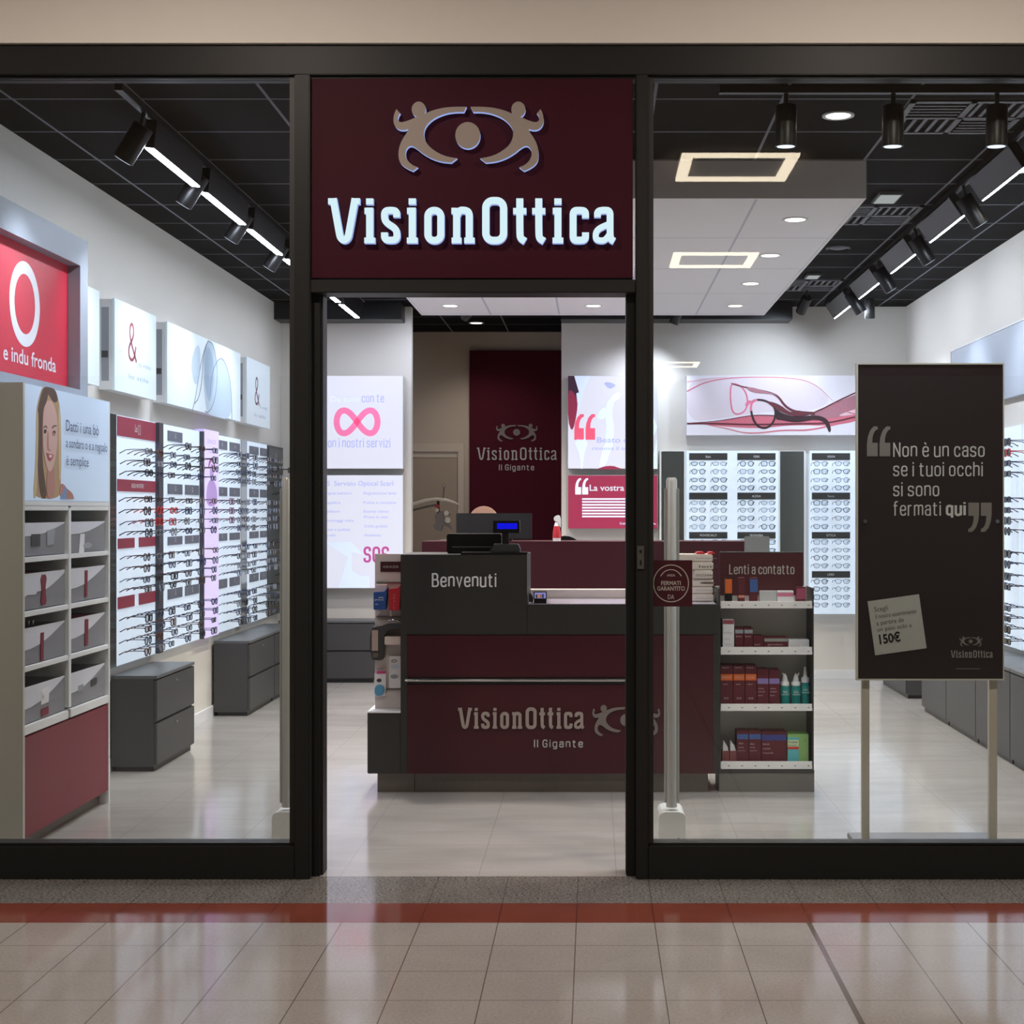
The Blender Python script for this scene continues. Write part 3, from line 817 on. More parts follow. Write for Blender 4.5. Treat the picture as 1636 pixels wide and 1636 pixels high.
quotes(m, P, PX(1547, Yq), PZ(850, Yq), 38 * q, 47 * q, 0, 0.0015, QD, True)
build('closing_quote_mark', m, t)
m = MB()
logo_eye(m, P, PX(1533, Yq), PX(1569, Yq), PZ(1017, Yq), PZ(1033, Yq), 0, 0.0012, QD)
logo_word(m, P, PX(1519, Yq), PX(1586, Yq), PZ(1039, Yq), PZ(1051, Yq), 0, 0.0012, mat('mid_lettering', (160, 156, 150), 0.5), thin=0.75)
m.box(PX(1527, Yq), PX(1566, Yq), Yq - 0.001, Yq, PZ(1069, Yq), PZ(1068, Yq), QD)
build('board_logo', m, t)
# price note, tilted
pn = P.turned(PX(1398, Yq), PZ(1047, Yq), math.radians(8.0))
NOTE = mat('grey_note_paper', (176, 176, 170), 0.7)
NT = mat('note_brown_print', (92, 68, 66), 0.6)
m = MB().prism(pn, [(0, 0), (83 * q, 0), (83 * q, 87 * q), (0, 87 * q)], 0, 0.003, NOTE)
for s_, b_, w_, cap_ in (('Scegli', 69, 22, 8), ('il nostro assortimento', 58, 66, 7), ('a partire da', 47, 44, 7.5), ('un paio solo a', 37, 55, 7)):
    m.text(pn, s_, (10 - b_ * 0.02) * q, b_ * q, cap_ * q, NT, 0.0036, width=w_ * q)
m.text(pn, '150\u20ac', 10 * q, 17 * q, 15 * q, BLACKP, 0.0036, width=34 * q, off=0.03)
tag(build('price_note', m, t), 'tilted pale note reading 150 euro')
for a, b in ((1379, 1391), (1583, 1596)):
    build('leg', MB().box(PX(a, Yq), PX(b, Yq), Yq + 0.026, Yq + 0.06, 0.022, qz1 - 0.1, CREAM), t, bev=0.003)
for px in (1382, 1593):
    build('board_screw', MB().tube([(PX(px, Yq), Yq, PZ(833, Yq)), (PX(px, Yq), Yq - 0.008, PZ(833, Yq))], [0.011, 0.009], CHROME, 16), t)
build('base_plate', MB().box(1.235, 1.92, 6.72, 7.22, 0.0, 0.022, STEEL), t, bev=0.003)

# ------------------------------------------------------------------ anti-theft posts behind the glass
PL = mat('pale_grey_plastic', (222, 224, 224), 0.4)
for px, lb in ((1073, 'grey anti-theft post behind the burgundy sticker'), (459, 'grey anti-theft post near the wall of eyeglasses, partly behind the door frame')):
    x, y = PX(px, 6.95), 6.95
    zt = PZ(763, 6.95)
    t = thing('security_post', lb, 'security gate', (x, y, 0), 'anti-theft posts at the entrance')
    sec = []
    m = MB()
    m.tube([(x, y, 0.2), (x, y, zt - .012), (x, y, zt)], [0.026, 0.026, 0.02], ALU, 20)
    build('post_column', m, t)
    m = MB().box(x - .034, x - .024, y - .012, y + .03, 0.22, zt - 0.05, ALU).box(x + .024, x + .036, y - .012, y + .03, 0.22, zt - 0.05, ALU)
    build('post_rail', m, t, bev=0.003)
    pr = [(-.062, 0), (.062, 0), (.062, .155)] + [(.062 - .03 * (1 - math.cos(a)), .155 + .03 * math.sin(a)) for a in (0.5, 1.0, 1.57)] + [(-.032, .185)] + [(-.062 + .03 * (1 - math.cos(a)), .155 + .03 * math.sin(a)) for a in (1.0, 0.5)] + [(-.062, .155)]
    m = MB().prism(Plane((x, y, 0), (1, 0, 0), (0, 0, 1), (0, -1, 0)), pr, -0.17, 0.05, PL)
    build('post_base', m, t)
    m = MB()
    for dx, z in ((-.028, .045), (.03, .06), (.024, .035)):
        m.tube([(x + dx, y - .05, z), (x + dx, y - .052, z)], 0.005, BLACKP, 10)
    build('base_screw', m, t)

# ------------------------------------------------------------------ brochure tower by the glass
XT = -2.63
P = LWALL(XT)
y0, y1, ym = 6.84, 8.07, 7.455
t = thing('brochure_tower', 'tall white brochure tower with a blonde portrait on top and a burgundy base', 'display cabinet', (-2.79, ym, 0))
m = MB()
m.box(-2.93, XT, y0, y0 + .022, 0.0, 2.18, GREYSIDE)
build('side_panel', m, t)
build('side_panel', MB().box(-2.93, XT, y1 - .02, y1, 0.0, 2.18, WHITE), t)
build('back_panel', MB().box(-2.94, -2.93, y0, y1, 0.05, 2.18, GREYSIDE), t)
build('divider', MB().box(-2.93, XT, ym - .016, ym + .016, 0.6, 1.6, WHITE), t)
ya, yb = y0 + .022, y1 - .02
for z in (1.6, 1.358, 1.105, 0.85, 0.575):
    for (u, v) in ((ya, ym - .016), (ym + .016, yb)):
        build('shelf', MB().box(-2.93, XT - .002, u, v, z - (0.012 if z != .575 else .03), z + .012, WHITE), t, bev=0.002)
build('base_panel', MB().box(-2.93, XT - .004, ya, yb, 0.07, 0.535, mat('burgundy_base', (128, 44, 60), 0.45, noise=0.03)), t)
build('plinth', MB().box(-2.93, XT - .05, ya, yb, 0.0, 0.07, STEELD), t)
build('light_rail', MB().box(-2.93, XT - .001, ya, yb, 1.612, 1.634, WHITE), t)
# portrait poster, drawn in flat print layers
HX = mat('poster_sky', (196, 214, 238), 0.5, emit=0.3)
hair1 = mat('print_hair_dark', (96, 72, 60), 0.6); hair2 = mat('print_hair_gold', (190, 158, 122), 0.6); hair3 = mat('print_hair_pale', (214, 188, 150), 0.6)
skin = mat('print_skin', (222, 182, 172), 0.6); skin2 = mat('print_skin_shade', (190, 138, 126), 0.6); lips = mat('print_lips', (186, 92, 94), 0.6)
ink = mat('print_grey_ink', (96, 100, 128), 0.6); dk = mat('print_dark_eye', (60, 44, 44), 0.6); blu = mat('print_top_blue', (130, 160, 205), 0.6)
def tw(cx_, cy_): return onwall(cx_ / 7.436, 600 + cy_ / 7.436, XT)
build('poster_sheet', MB().box(-2.93, XT, ya, yb, 1.636, 2.178, HX), t)
m = MB()
lay = [0.0004]
def ly(pts, mt, smooth=2):
    lay[0] += 0.0003
    m.prism(P, [tw(*p) for p in (chaikin(pts, smooth, True) if smooth else pts)], 0, lay[0], mt, back=False)
ly([(515, 130), (600, 145), (655, 165), (690, 270), (718, 420), (725, 700), (722, 1290), (712, 1468), (385, 1458), (410, 1200), (425, 800), (428, 430), (450, 300), (490, 165)], hair2)
ly([(515, 132), (580, 145), (560, 300), (500, 420), (500, 1000), (530, 1240), (560, 1464), (470, 1462), (440, 1000), (440, 460), (465, 300)], hair1)
ly([(520, 128), (600, 140), (660, 170), (690, 300), (640, 330), (590, 250), (560, 200)], hair1)
ly([(432, 420), (455, 430), (450, 900), (440, 1200), (425, 1460), (390, 1458), (415, 1150)], hair3)
ly([(690, 300), (716, 440), (724, 760), (722, 1250), (690, 1250), (690, 700)], hair3)
ly([(715, 1278), (760, 1295), (790, 1345), (850, 1385), (876, 1450), (876, 1472), (700, 1468)], skin2)
ly([(770, 1312), (784, 1340), (784, 1470), (708, 1468)], blu, 0)
ly([(560, 1050), (640, 1050), (650, 1466), (540, 1464)], skin2)
ly([(505, 430), (545, 320), (590, 290), (630, 330), (672, 480), (678, 640), (676, 820), (655, 960), (625, 1090), (590, 1148), (555, 1120), (520, 960), (502, 800)], skin)
ly([(560, 640), (572, 700), (570, 880), (605, 885), (600, 900), (550, 895), (548, 760)], skin2)
ly([(508, 612), (535, 586), (556, 620), (553, 634), (532, 604), (512, 628)], hair1)
ly([(606, 625), (625, 592), (662, 588), (668, 604), (632, 606), (612, 634)], hair1)
ly([(512, 650), (530, 634), (548, 656), (532, 690), (516, 690)], dk)
ly([(610, 668), (634, 645), (656, 662), (652, 700), (632, 718), (614, 700)], skin2)
ly([(618, 668), (634, 652), (650, 668), (636, 690)], dk)
ly([(540, 912), (570, 930), (632, 938), (612, 985), (580, 1020), (556, 975)], lips)
ly([(566, 940), (612, 946), (598, 975), (576, 975)], WHITEP)
for s_, cx0, cy0, cx1, cap in (('Datti i una b\u00f2', 770, 655, 1160, .058), ('a sondaro o e a regoalo', 770, 850, 1262, .05), ('\u00e8 semplice', 775, 1062, 1040, .052)):
    A = tw(cx0, cy0); B = tw(cx1, cy0)
    m.text(P, s_, A[0], A[1], cap, ink, 0.006, width=B[0] - A[0], off=0.004)
build('portrait_print', m, t)

# brochure bins, one in each compartment
SW = mat('bin_white_label', (214, 216, 226), 0.5)
STRAP = mat('maroon_strap', (122, 40, 58), 0.5)
binlab = [('brochure bin with a dark window print, top row near the shopfront', 0), ('brochure bin with pale leaflets, top row far from the shopfront', 1),
          ('brochure bin with a torn label and maroon tie, second row near the shopfront', 2), ('brochure bin with a slim maroon strap, second row far side', 3),
          ('brochure bin holding glass tubes and a maroon strap, third row', 4), ('brochure bin with a wide maroon strap, third row far side', 5),
          ('brochure bin with a small red hanging tag, bottom row', 6), ('brochure bin with two small grey tags, bottom row far side', 7)]
for r, z in enumerate((1.371, 1.118, 0.863, 0.588)):
    for c, (u, v) in enumerate(((ya + .012, ym - .03), (ym + .03, yb - .014))):
        lb, k = binlab[r * 2 + c]
        h = 0.155 if r == 0 else 0.17
        xb0, xb1 = -2.9, XT - .018
        b = thing('brochure_bin', 'frosted ' + lb, 'bin', ((xb0 + xb1) / 2, (u + v) / 2, z), 'brochure bins in the white tower')
        m = MB().box(xb1 - .004, xb1, u, v, z, z + h, FROST).box(xb0, xb1 - .004, u, u + .004, z, z + h, FROST).box(xb0, xb1 - .004, v - .004, v, z, z + h, FROST).box(xb0, xb0 + .004, u + .004, v - .004, z, z + h, FROST).box(xb0, xb1, u, v, z, z + .004, FROST)
        build('bin_tray', m, b)
        PB = LWALL(xb1)
        w = v - u
        low = [(0, .42), (.2, .44), (.42, .52), (.65, .68), (.85, .86), (1, 1.0)]
        if r == 0: low = [(0, .62), (.3, .64), (.55, .72), (.8, .86), (1, 1.0)]
        if k == 2: low = [(0, .36), (.12, .44), (.3, .42), (.34, .5), (.5, .5), (.65, .6), (.85, .78), (1, .95)]
        build('bin_label', MB().prism(PB, [(u + w * a, z + h * q_) for a, q_ in low] + [(v, z + h * 1.03), (u, z + h * 1.03)], 0.0003, 0.0016, SW), b)
        m = MB()
        if k in (3, 5): m.prism(PB, [(u + w * .42, z + .02), (u + w * (.48 + .02 * (k == 5)), z + .02), (u + w * (.49 + .02 * (k == 5)), z + h * .93), (u + w * .42, z + h * .93)], .0016, .005, STRAP)
        elif k == 4: m.prism(PB, [(u + w * .4, z + .006), (u + w * .47, z + .006), (u + w * .48, z + h * .82), (u + w * .41, z + h * .82)], .0016, .005, STRAP)
        elif k == 2: m.prism(PB, chaikin([(u + w * .4, z + h * .1), (u + w * .55, z + h * .1), (u + w * .5, z + h * .5), (u + w * .55, z + h * .95), (u + w * .4, z + h * .95), (u + w * .44, z + h * .5)], 1, True), .0016, .006, STRAP)
        elif k == 0:
            m.prism(PB, [(u + w * .2, z + h * .3), (u + w * .4, z + h * .3), (u + w * .4, z + h * .68), (u + w * .2, z + h * .68)], .0016, .003, DARKC)
            m.prism(PB, [(u + w * .56, z + h * .3), (u + w * .72, z + h * .34), (u + w * .76, z + h * .84), (u + w * .56, z + h * .76)], .0016, .003, GREYP)
        elif k == 1:
            m.prism(PB, ellipse(u + w * .5, z + h * .22, w * .12, h * .1, 18), .0016, .003, GREYP)
            m.prism(PB, [(u + w * .26, z), (u + w * .4, z), (u + w * .42, z + h * .62), (u + w * .3, z + h * .62)], .0016, .0025, WHITEP)
        elif k == 6:
            m.prism(PB, [(u + w * .42, z + h * .4), (u + w * .6, z + h * .42), (u + w * .62, z + h * .86), (u + w * .44, z + h * .8)], .0016, .003, WHITEP)
            m.text(PB, 'Fa', u + w * .45, z + h * .55, .025, STRAP, 0.0034)
            m.prism(PB, [(u + w * .42, z + h * .06), (u + w * .6, z + h * .08), (u + w * .6, z + h * .3), (u + w * .42, z + h * .28)], .0016, .003, STRAP)
        else:
            m.prism(PB, [(u + w * .24, z + h * .4), (u + w * .38, z + h * .42), (u + w * .38, z + h * .6), (u + w * .24, z + h * .58)], .0016, .003, GREYP)
            m.prism(PB, [(u + w * .6, z + h * .42), (u + w * .76, z + h * .46), (u + w * .76, z + h * .66), (u + w * .6, z + h * .62)], .0016, .003, DARKC)
        build('bin_tag', m, b)
        if k == 4:
            m = MB()
            for g in (.12, .2, .34, .44):
                m.tube([(xb1 - .06, u + w * g, z + .03), (xb1 - .04, u + w * g, z + .2)], 0.006, CHROME, 8)
            build('glass_tubes', m, b)
        elif k in (2, 5, 1, 3):
            build('leaflets', MB().box(xb0 + .02, xb1 - .05, u + .03, v - .05, z + .005, z + h * (.98 if k != 1 else .7), (STRAP if k in (2, 5) else WHITEP)), b)

# ------------------------------------------------------------------ red poster in its grey frame, high on the wall
XG = -2.75
t = thing('framed_poster', 'large red poster with a white ring in a deep grey frame high on the wall', 'poster', (-2.85, 7.3, 2.185))
fy0, fy1, fz0, fz1 = 6.55, 8.07, 2.185, 3.05
m = MB()
m.box(-2.948, XG, fy0, fy1, 2.90, fz1, GREYP).box(-2.948, XG, fy1 - .12, fy1, fz0, 2.90, GREYP).box(-2.948, XG, fy0, fy0 + .12, fz0, 2.90, GREYP).box(-2.948, XG, fy0 + .12, fy1 - .12, fz0, fz0 + .05, GREYP)
build('poster_frame', m, t)
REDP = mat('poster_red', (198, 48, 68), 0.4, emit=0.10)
build('poster_sheet', MB().box(-2.948, -2.815, fy0 + .12, fy1 - .12, fz0 + .05, 2.90, REDP), t)
P = LWALL(-2.815)
m = MB()
m.ribbon(P, ellipse(7.345, 2.61, 0.165, 0.18, 48), 0.062, 0, 0.001, WHITEP, closed=True)
A = onwall(89, 598, -2.815)
m.text(P, 'unita e indu fronda', A[0], A[1] + .01, 0.075, WHITEP, 0.001, width=0.98, align='r', off=0.012)
build('poster_print', m, t)

# ------------------------------------------------------------------ white picture boxes on the long wall
XP = -2.85
BOXF = mat('picture_box_print', (226, 238, 246), 0.45, emit=0.10)  # no lamp inside: faint emission stands in for the wall-washer light
GR1 = mat('print_pale_blue', (190, 208, 224), 0.5); GR2 = mat('print_mid_blue', (164, 186, 208), 0.5); LN = mat('print_line_grey', (120, 132, 150), 0.5)
MAR = mat('print_maroon', (150, 62, 78), 0.5); PTX = mat('print_pale_text', (172, 190, 212), 0.5)
def picbox(ya_, yb_, lb):
    t_ = thing('picture_box', lb, 'picture', (-2.9, (ya_ + yb_) / 2, 2.305), 'white picture boxes on the long wall')
    build('box_body', MB().box(-2.948, XP - .014, ya_ + .004, yb_ - .004, 2.31, 2.848, WHITE), t_)
    build('picture_face', MB().box(XP - .014, XP, ya_, yb_, 2.305, 2.853, BOXF), t_)
    m_ = MB().box(-2.93, -2.885, ya_ + .0035, ya_ + .0045, 2.36, 2.8, GREYP).box(-2.93, -2.89, ya_ + .0025, ya_ + .004, 2.5, 2.54, DARKC)
    build('side_slot', m_, t_)
    return t_
P = LWALL(XP)
picbox(8.08, 8.56, 'plain white picture box half hidden behind the grey poster frame')
def amp(t_, yc, zc, h, mt):
    m_ = MB()
    k = h / 100.0
    pts = [(34, -50), (-8, 0), (-16, 22), (-12, 40), (0, 48), (12, 40), (14, 24), (4, 6), (-18, -12), (-24, -28), (-18, -44), (0, -50), (18, -40), (30, -10)]
    m_.ribbon(P, [(yc + p[0] * k * 1.15, zc + p[1] * k) for p in chaikin(pts, 3)], h * .085, 0, 0.001, mt)
    return m_
t = picbox(8.83, 9.67, 'square picture box with a large maroon ampersand')
m = amp(t, 9.16, 2.63, 0.235, MAR)
m.text(P, 'la vista', 9.3, 2.49, .03, PTX, .001, width=.25); m.text(P, 'lo stile', 9.1, 2.40, .03, PTX, .001, width=.4); m.text(P, 'tra', 8.92, 2.535, .03, PTX, .001)
build('picture_print', m, t)
t = picbox(9.92, 11.98, 'wide picture box with pale blue curved lens shapes')
m = MB()
def c3(cx_, cy_): return onwall(170 + cx_ / 5.641, 460 + cy_ / 5.641, XP)
def shp(pts, mt, d):
    m.prism(P, [c3(*p) for p in chaikin(pts, 2, True)], 0, d, mt, back=False)
shp([(820, 500), (850, 560), (840, 800), (800, 900), (760, 720), (780, 590)], GR1, .0006)
shp([(905, 478), (950, 490), (985, 600), (1000, 760), (985, 960), (940, 1090), (905, 1125), (890, 1000), (870, 760), (880, 560)], GR1, .0009)
shp([(1040, 622), (1090, 720), (1125, 900), (1130, 1195), (960, 1155), (900, 1130), (930, 900), (960, 720)], GR1, .0012)
shp([(905, 520), (940, 560), (970, 700), (960, 900), (930, 1060), (890, 900), (880, 700)], GR2, .0015)
for pts in ([(775, 1105), (800, 1000), (830, 800), (870, 590), (915, 478)], [(790, 1045), (830, 1000), (860, 850), (868, 650), (905, 500)], [(915, 478), (960, 500), (990, 640), (1000, 780), (985, 960), (950, 1080), (910, 1128), (890, 1110)],
            [(930, 980), (945, 800), (985, 670), (1040, 622), (1090, 720), (1125, 900), (1130, 1195)]):
    m.ribbon(P, [c3(*p) for p in chaikin(pts, 2)], .008, 0, .002, LN)
build('picture_print', m, t)
t = picbox(12.2, 13.07, 'narrow-looking picture box with a slim dark ampersand near the back corner')
m = amp(t, 12.56, 2.60, 0.235, mat('print_plum', (104, 60, 84), 0.5))
m.text(P, 'la vista', 12.68, 2.46, .03, PTX, .001, width=.28); m.text(P, 'lo stile', 12.46, 2.38, .03, PTX, .001, width=.42)
build('picture_print', m, t)

# ------------------------------------------------------------------ eyeglass displays
BACKLIT = mat('backlit_acrylic', (214, 226, 242), 0.35, emit=0.52, ecol=(212, 226, 246))
LILAC = mat('backlit_lilac_print', (214, 200, 244), 0.4, emit=0.55, ecol=(206, 190, 246))
LILAC2 = mat('lilac_figure_print', (176, 146, 206), 0.4, emit=0.3, ecol=(176, 140, 206))
LABG = mat('grey_brand_plate', (104, 108, 122), 0.5)
LABB = mat('burgundy_brand_plate', (150, 50, 72), 0.45)
LABK = mat('dark_brand_plate', (52, 54, 54), 0.45)
POST = mat('dark_upright', (66, 62, 72), 0.4)
ZT, ZB = 2.17, 0.64
XD = -2.90
ROWZ = [2.02, 1.95, 1.885, 1.82, 1.655, 1.585, 1.515, 1.45, 1.30, 1.23, 1.16, 1.10, 0.93, 0.86, 0.79, 0.72]
LABZ = [(2.064, 2.133), (1.70, 1.77), (1.35, 1.408), (0.98, 1.05)]
P = LWALL(XD)


def display(y0_, y1_, lb, board=BACKLIT):
    t_ = thing('eyewear_display', lb, 'display panel', (-2.925, (y0_ + y1_) / 2, ZB), 'eyewear displays on the long wall')
    build('display_board', MB().box(-2.948, XD, y0_, y1_, ZB, ZT, board), t_)
    return t_


def plate(t_, P_, a0, a1, z0, z1, mt, txt, tm=WHITEP, cap=None):
    m_ = MB().pbox(P_, a0, a1, z0, z1, 0.0, 0.006, mt)
    if txt: m_.text(P_, txt, (a0 + a1) / 2, z0 + (z1 - z0) * .33, cap or (z1 - z0) * .36, tm, 0.0065, align='c')
    return build('brand_plate', m_, t_)


# bay with burgundy plates
d1 = display(9.02, 9.82, 'backlit eyewear panel with burgundy headers, next to the white brochure tower')
plate(d1, P, 9.03, 9.81, 2.045, 2.165, LABB, 'Le [ ]', cap=.05)
plate(d1, P, 9.03, 9.81, 1.706, 1.78, LABB, 'SENZA FRONTIERE', cap=.028)
for zz in ((1.354, 1.416), (.985, 1.058)):
    plate(d1, P, 9.04, 9.36, *zz, LABB, None); plate(d1, P, 9.46, 9.8, *zz, LABB, None)
d2 = display(9.925, 10.92, 'backlit eyewear panel with grey plates, between the burgundy panel and the lilac poster')
for k, zz in enumerate(LABZ):
    plate(d2, P, 10.1, 10.45, *zz, LABG, 'G', cap=.034)
    if k: plate(d2, P, 10.53, 10.89, *zz, LABG, 'Q', cap=.034)
d3 = display(11.40, 12.17, 'backlit eyewear panel with grey plates just beyond the lilac poster')
for k, zz in enumerate(LABZ):
    plate(d3, P, 11.41, 11.73, *zz, LABG, ('B', 'A', 'E', 'S')[k], cap=.034); plate(d3, P, 11.82, 12.15, *zz, LABG, ('m', 'o', 'r', 'F')[k], cap=.034)
d4 = display(12.43, 13.18, 'backlit eyewear panel with grey plates beyond the narrow white mirror strip')
for k, zz in enumerate(LABZ):
    plate(d4, P, 12.5, 12.83, *zz, LABG, ('V', 'W', 'T', 'M')[k], cap=.034); plate(d4, P, 12.9, 13.16, *zz, LABG, ('v', 's', 'O', 'B')[k], cap=.034)
d5 = display(13.21, 13.86, 'dark eyewear panel at the far end of the long wall', LABK)
plate(d5, P, 13.24, 13.83, 2.02, 2.15, mat('dark_header', (84, 86, 84), .5), 'V', cap=.05)
# uprights, mirror strips, lilac poster
for (a, b, lb, mt) in ((8.45, 9.015, 'dark mirror strip showing past the edge of the brochure tower', MIRRORD), (12.19, 12.41, 'narrow pale mirror strip on the long wall between two grey-plate panels', MIRROR)):
    t = thing('mirror_strip', lb, 'mirror', (-2.92, (a + b) / 2, ZB))
    build('mirror_glass', MB().box(-2.90, -2.895, a + .01, b - .01, ZB, ZT, mt), t)
    build('mirror_back', MB().box(-2.948, -2.90, a, b, ZB, ZT, WHITE), t)
m = MB().box(-2.948, -2.875, 9.825, 9.92, ZB, ZT, POST)
tag(build('display_upright', m, loc=(-2.91, 9.87, ZB)), 'dark upright between the burgundy-plate panel and the first grey-plate panel', 'upright')
m = MB().box(-2.948, -2.87, 10.925, 10.945, ZB, ZT, POST)
tag(build('display_upright', m, loc=(-2.91, 10.935, ZB)), 'thin dark upright along the near edge of the lilac poster', 'upright')
t = thing('lilac_poster', 'narrow glowing lilac poster of a figure between eyewear panels', 'poster', (-2.91, 11.17, ZB))
build('poster_panel', MB().box(-2.948, -2.875, 10.95, 11.385, ZB, ZT + .02, LILAC), t)
P2 = LWALL(-2.875)
m = MB()
m.prism(P2, chaikin([(11.02, 1.62), (11.33, 1.62), (11.34, 1.74), (11.24, 1.82), (11.1, 1.82), (11.02, 1.74)], 2, True), 0, .0006, LILAC2)
m.prism(P2, ellipse(11.175, 1.87, .055, .07, 24), 0, .0009, LILAC2)
m.ribbon(P2, ellipse(11.175, 1.9, .085, .07, 16, 0, math.pi), .03, 0, .0012, mat('plum_print', (150, 70, 130), 0.4, emit=.2))
m.text(P2, 'DOLCE', 11.17, 2.09, .03, LILAC2, .001, align='c', width=.24); m.text(P2, '{OO}', 11.17, 2.02, .03, LILAC2, .001, align='c', width=.14)
build('poster_print', m, t)

# --- eyeglasses: one of each kind, then copies
FCOL = {'black': (24, 24, 28), 'tortoiseshell': (86, 52, 36), 'slate': (70, 78, 96), 'plum': (110, 36, 84), 'red': (190, 44, 40), 'brown': (74, 54, 48), 'steel': (116, 120, 128), 'navy': (40, 46, 82)}
FMAT = {k: mat(k + '_acetate', v, 0.25) for k, v in FCOL.items()}
SUNL = mat('dark_sun_lens', (34, 34, 38), 0.12)


def lens_outline(shape, n=18):
    pts = []
    for i in range(n):
        a = 2 * math.pi * i / n
        c, s_ = math.cos(a), math.sin(a)
        e = {'round': 1.0, 'rectangular': 0.5, 'cat-eye': 0.8, 'oval': 0.9, 'square': 0.55}[shape]
        x = math.copysign(abs(c) ** e, c); z = math.copysign(abs(s_) ** e, s_)
        hw, hh = {'round': (.023, .022), 'rectangular': (.0265, .0155), 'cat-eye': (.0265, .019), 'oval': (.026, .0165), 'square': (.026, .021)}[shape]
        x *= hw; z *= hh
        if shape == 'cat-eye' and z > 0 and x > 0: z += .008 * (x / hw) ** 2
        if shape == 'cat-eye' and z < 0: x *= .86
        pts.append((x, z))
    return pts


PROTO = {}
def proto(shape, col, sun=False):
    """front at y = 0 facing -y, temples run back along +y; nose bridge at the origin"""
    k = (shape, col, sun)
    if k in PROTO: return PROTO[k]
    fm = FMAT[col]
    ol = lens_outline(shape)
    rim = 0.0052 if col in ('black', 'tortoiseshell', 'plum', 'red', 'navy') or sun else 0.0036
    m_ = MB()
    cxs = .0345
    for sg in (-1, 1):
        pts = [Vector((sg * cxs + sg * x, -0.004 * (1 - (x / .03) * .3), z)) for x, z in ol]
        n = len(pts); vs = []
        for i, p in enumerate(pts):
            o = Vector((p.x - sg * cxs, 0, p.z)).normalized()
            for u, w in ((rim * .5, -.0022), (rim * .5, .0022), (-rim * .5, .0022), (-rim * .5, -.0022)):
                vs.append(p + o * u + Vector((0, w, 0)))
        m_.add(vs, [(i * 4 + j, i * 4 + (j + 1) % 4, ((i + 1) % n) * 4 + (j + 1) % 4, ((i + 1) % n) * 4 + j) for i in range(n) for j in range(4)], fm)
    br = [(-.0125, -.005, .006), (-.006, -.008, .010), (.006, -.008, .010), (.0125, -.005, .006)]
    m_.tube(br, .0019, fm, 6)
    for sg in (-1, 1):
        m_.box(sg * .058, sg * .067, -.004, .004, .004, .011, fm)
    me = m_
    fr = build('eyeglasses', me)
    C.objects.unlink(fr)
    temples = []
    for sg in (-1, 1):
        tm = MB().tube([(sg * .0655, .003, .0085), (sg * .067, .06, .009), (sg * .066, .1, .006), (sg * .065, .134, -.012)], [.0026, .0024, .0026, .0032], fm, 5)
        o = build('temple', tm); C.objects.unlink(o); temples.append(o)
    lenses = []
    for sg in (-1, 1):
        lm = MB().prism(FRONT(-.004), [(sg * (cxs + x * .95), z * .95) for x, z in ol], -0.0006, 0.0006, SUNL if sun else LENS)
        o = build('lens', lm); C.objects.unlink(o); lenses.append(o)
    PROTO[k] = (fr, temples, lenses)
    return PROTO[k]


def place_glasses(loc, rz, shape, col, label, group, sun=False, s=1.0, lens=True):
    fr, temples, lenses = proto(shape, col, sun)
    o = fr.copy(); C.objects.link(o)
    back = Vector((-math.sin(rz), math.cos(rz), 0))          # towards the panel the temples touch
    loc = Vector(loc) + back * (0.136 - 0.1345 * s - 0.0012)
    o.location = loc; o.rotation_euler = (0, 0, rz); o.scale = (s, s, s)
    tag(o, label, 'eyeglasses', group)
    for q_ in temples + (lenses if lens else []):
        c = q_.copy(); C.objects.link(c); c.parent = o
    return o


NTH = ['top', 'second', 'third', 'fourth', 'fifth', 'sixth', 'seventh', 'eighth', 'ninth', 'tenth', 'eleventh', 'twelfth', 'thirteenth', 'fourteenth', 'fifteenth', 'bottom']
SHAPES = ['rectangular', 'round', 'cat-eye', 'oval', 'square']
rnd = random.Random(11)
def shapecol(cols):
    return rnd.choice(SHAPES), rnd.choice(cols)


XGF = XD + 0.136
bays = [([9.14, 9.42, 9.70], ['black', 'tortoiseshell', 'slate', 'brown', 'steel'], 'panel with burgundy headers'),
        ([10.06, 10.40, 10.76], ['black', 'slate', 'navy', 'brown', 'black'], 'panel before lilac poster'),
        ([11.53, 11.78, 12.03], ['slate', 'steel', 'navy', 'black'], 'panel beyond lilac poster'),
        ([12.55, 12.80, 13.05], ['black', 'slate', 'brown', 'steel'], 'panel beyond pale mirror strip')]
for ys, cols, bn in bays:
    for r, z in enumerate(ROWZ):
        if bn.startswith('panel with burgundy') and r == 0: continue
        for c, y in enumerate(ys):
            sh, co = shapecol(cols)
            if bn.startswith('panel with burgundy') and r in (5, 6) and c > 0: co = 'red'
            place_glasses((XGF, y + rnd.uniform(-.012, .012), z + rnd.uniform(-.003, .003)), math.pi / 2 + rnd.uniform(-.05, .05), sh, co,
                          '%s %s glasses, %s row, %s pair, long wall %s' % (co, sh, NTH[r], ('near', 'middle', 'far')[c], bn), 'eyeglasses on the long wall', s=rnd.uniform(1.04, 1.16))
for r in range(12):
    sh, co = shapecol(['black', 'steel', 'slate'])
    place_glasses((XGF, 13.45 + .16 * (r % 2), 1.95 - r * .105), math.pi / 2, sh, co, '%s %s glasses, %s row of the dark end panel on long wall' % (co, sh, NTH[r]), 'eyeglasses on the long wall', s=1.05)
for r, z in enumerate((1.655, 1.585, 1.515)):
    place_glasses((-2.875 + .136, 11.17, z), math.pi / 2, 'square', 'plum', 'plum square glasses on the lilac poster, %s of three' % ('upper', 'middle', 'lower')[r], 'plum glasses on the lilac poster', s=1.1)

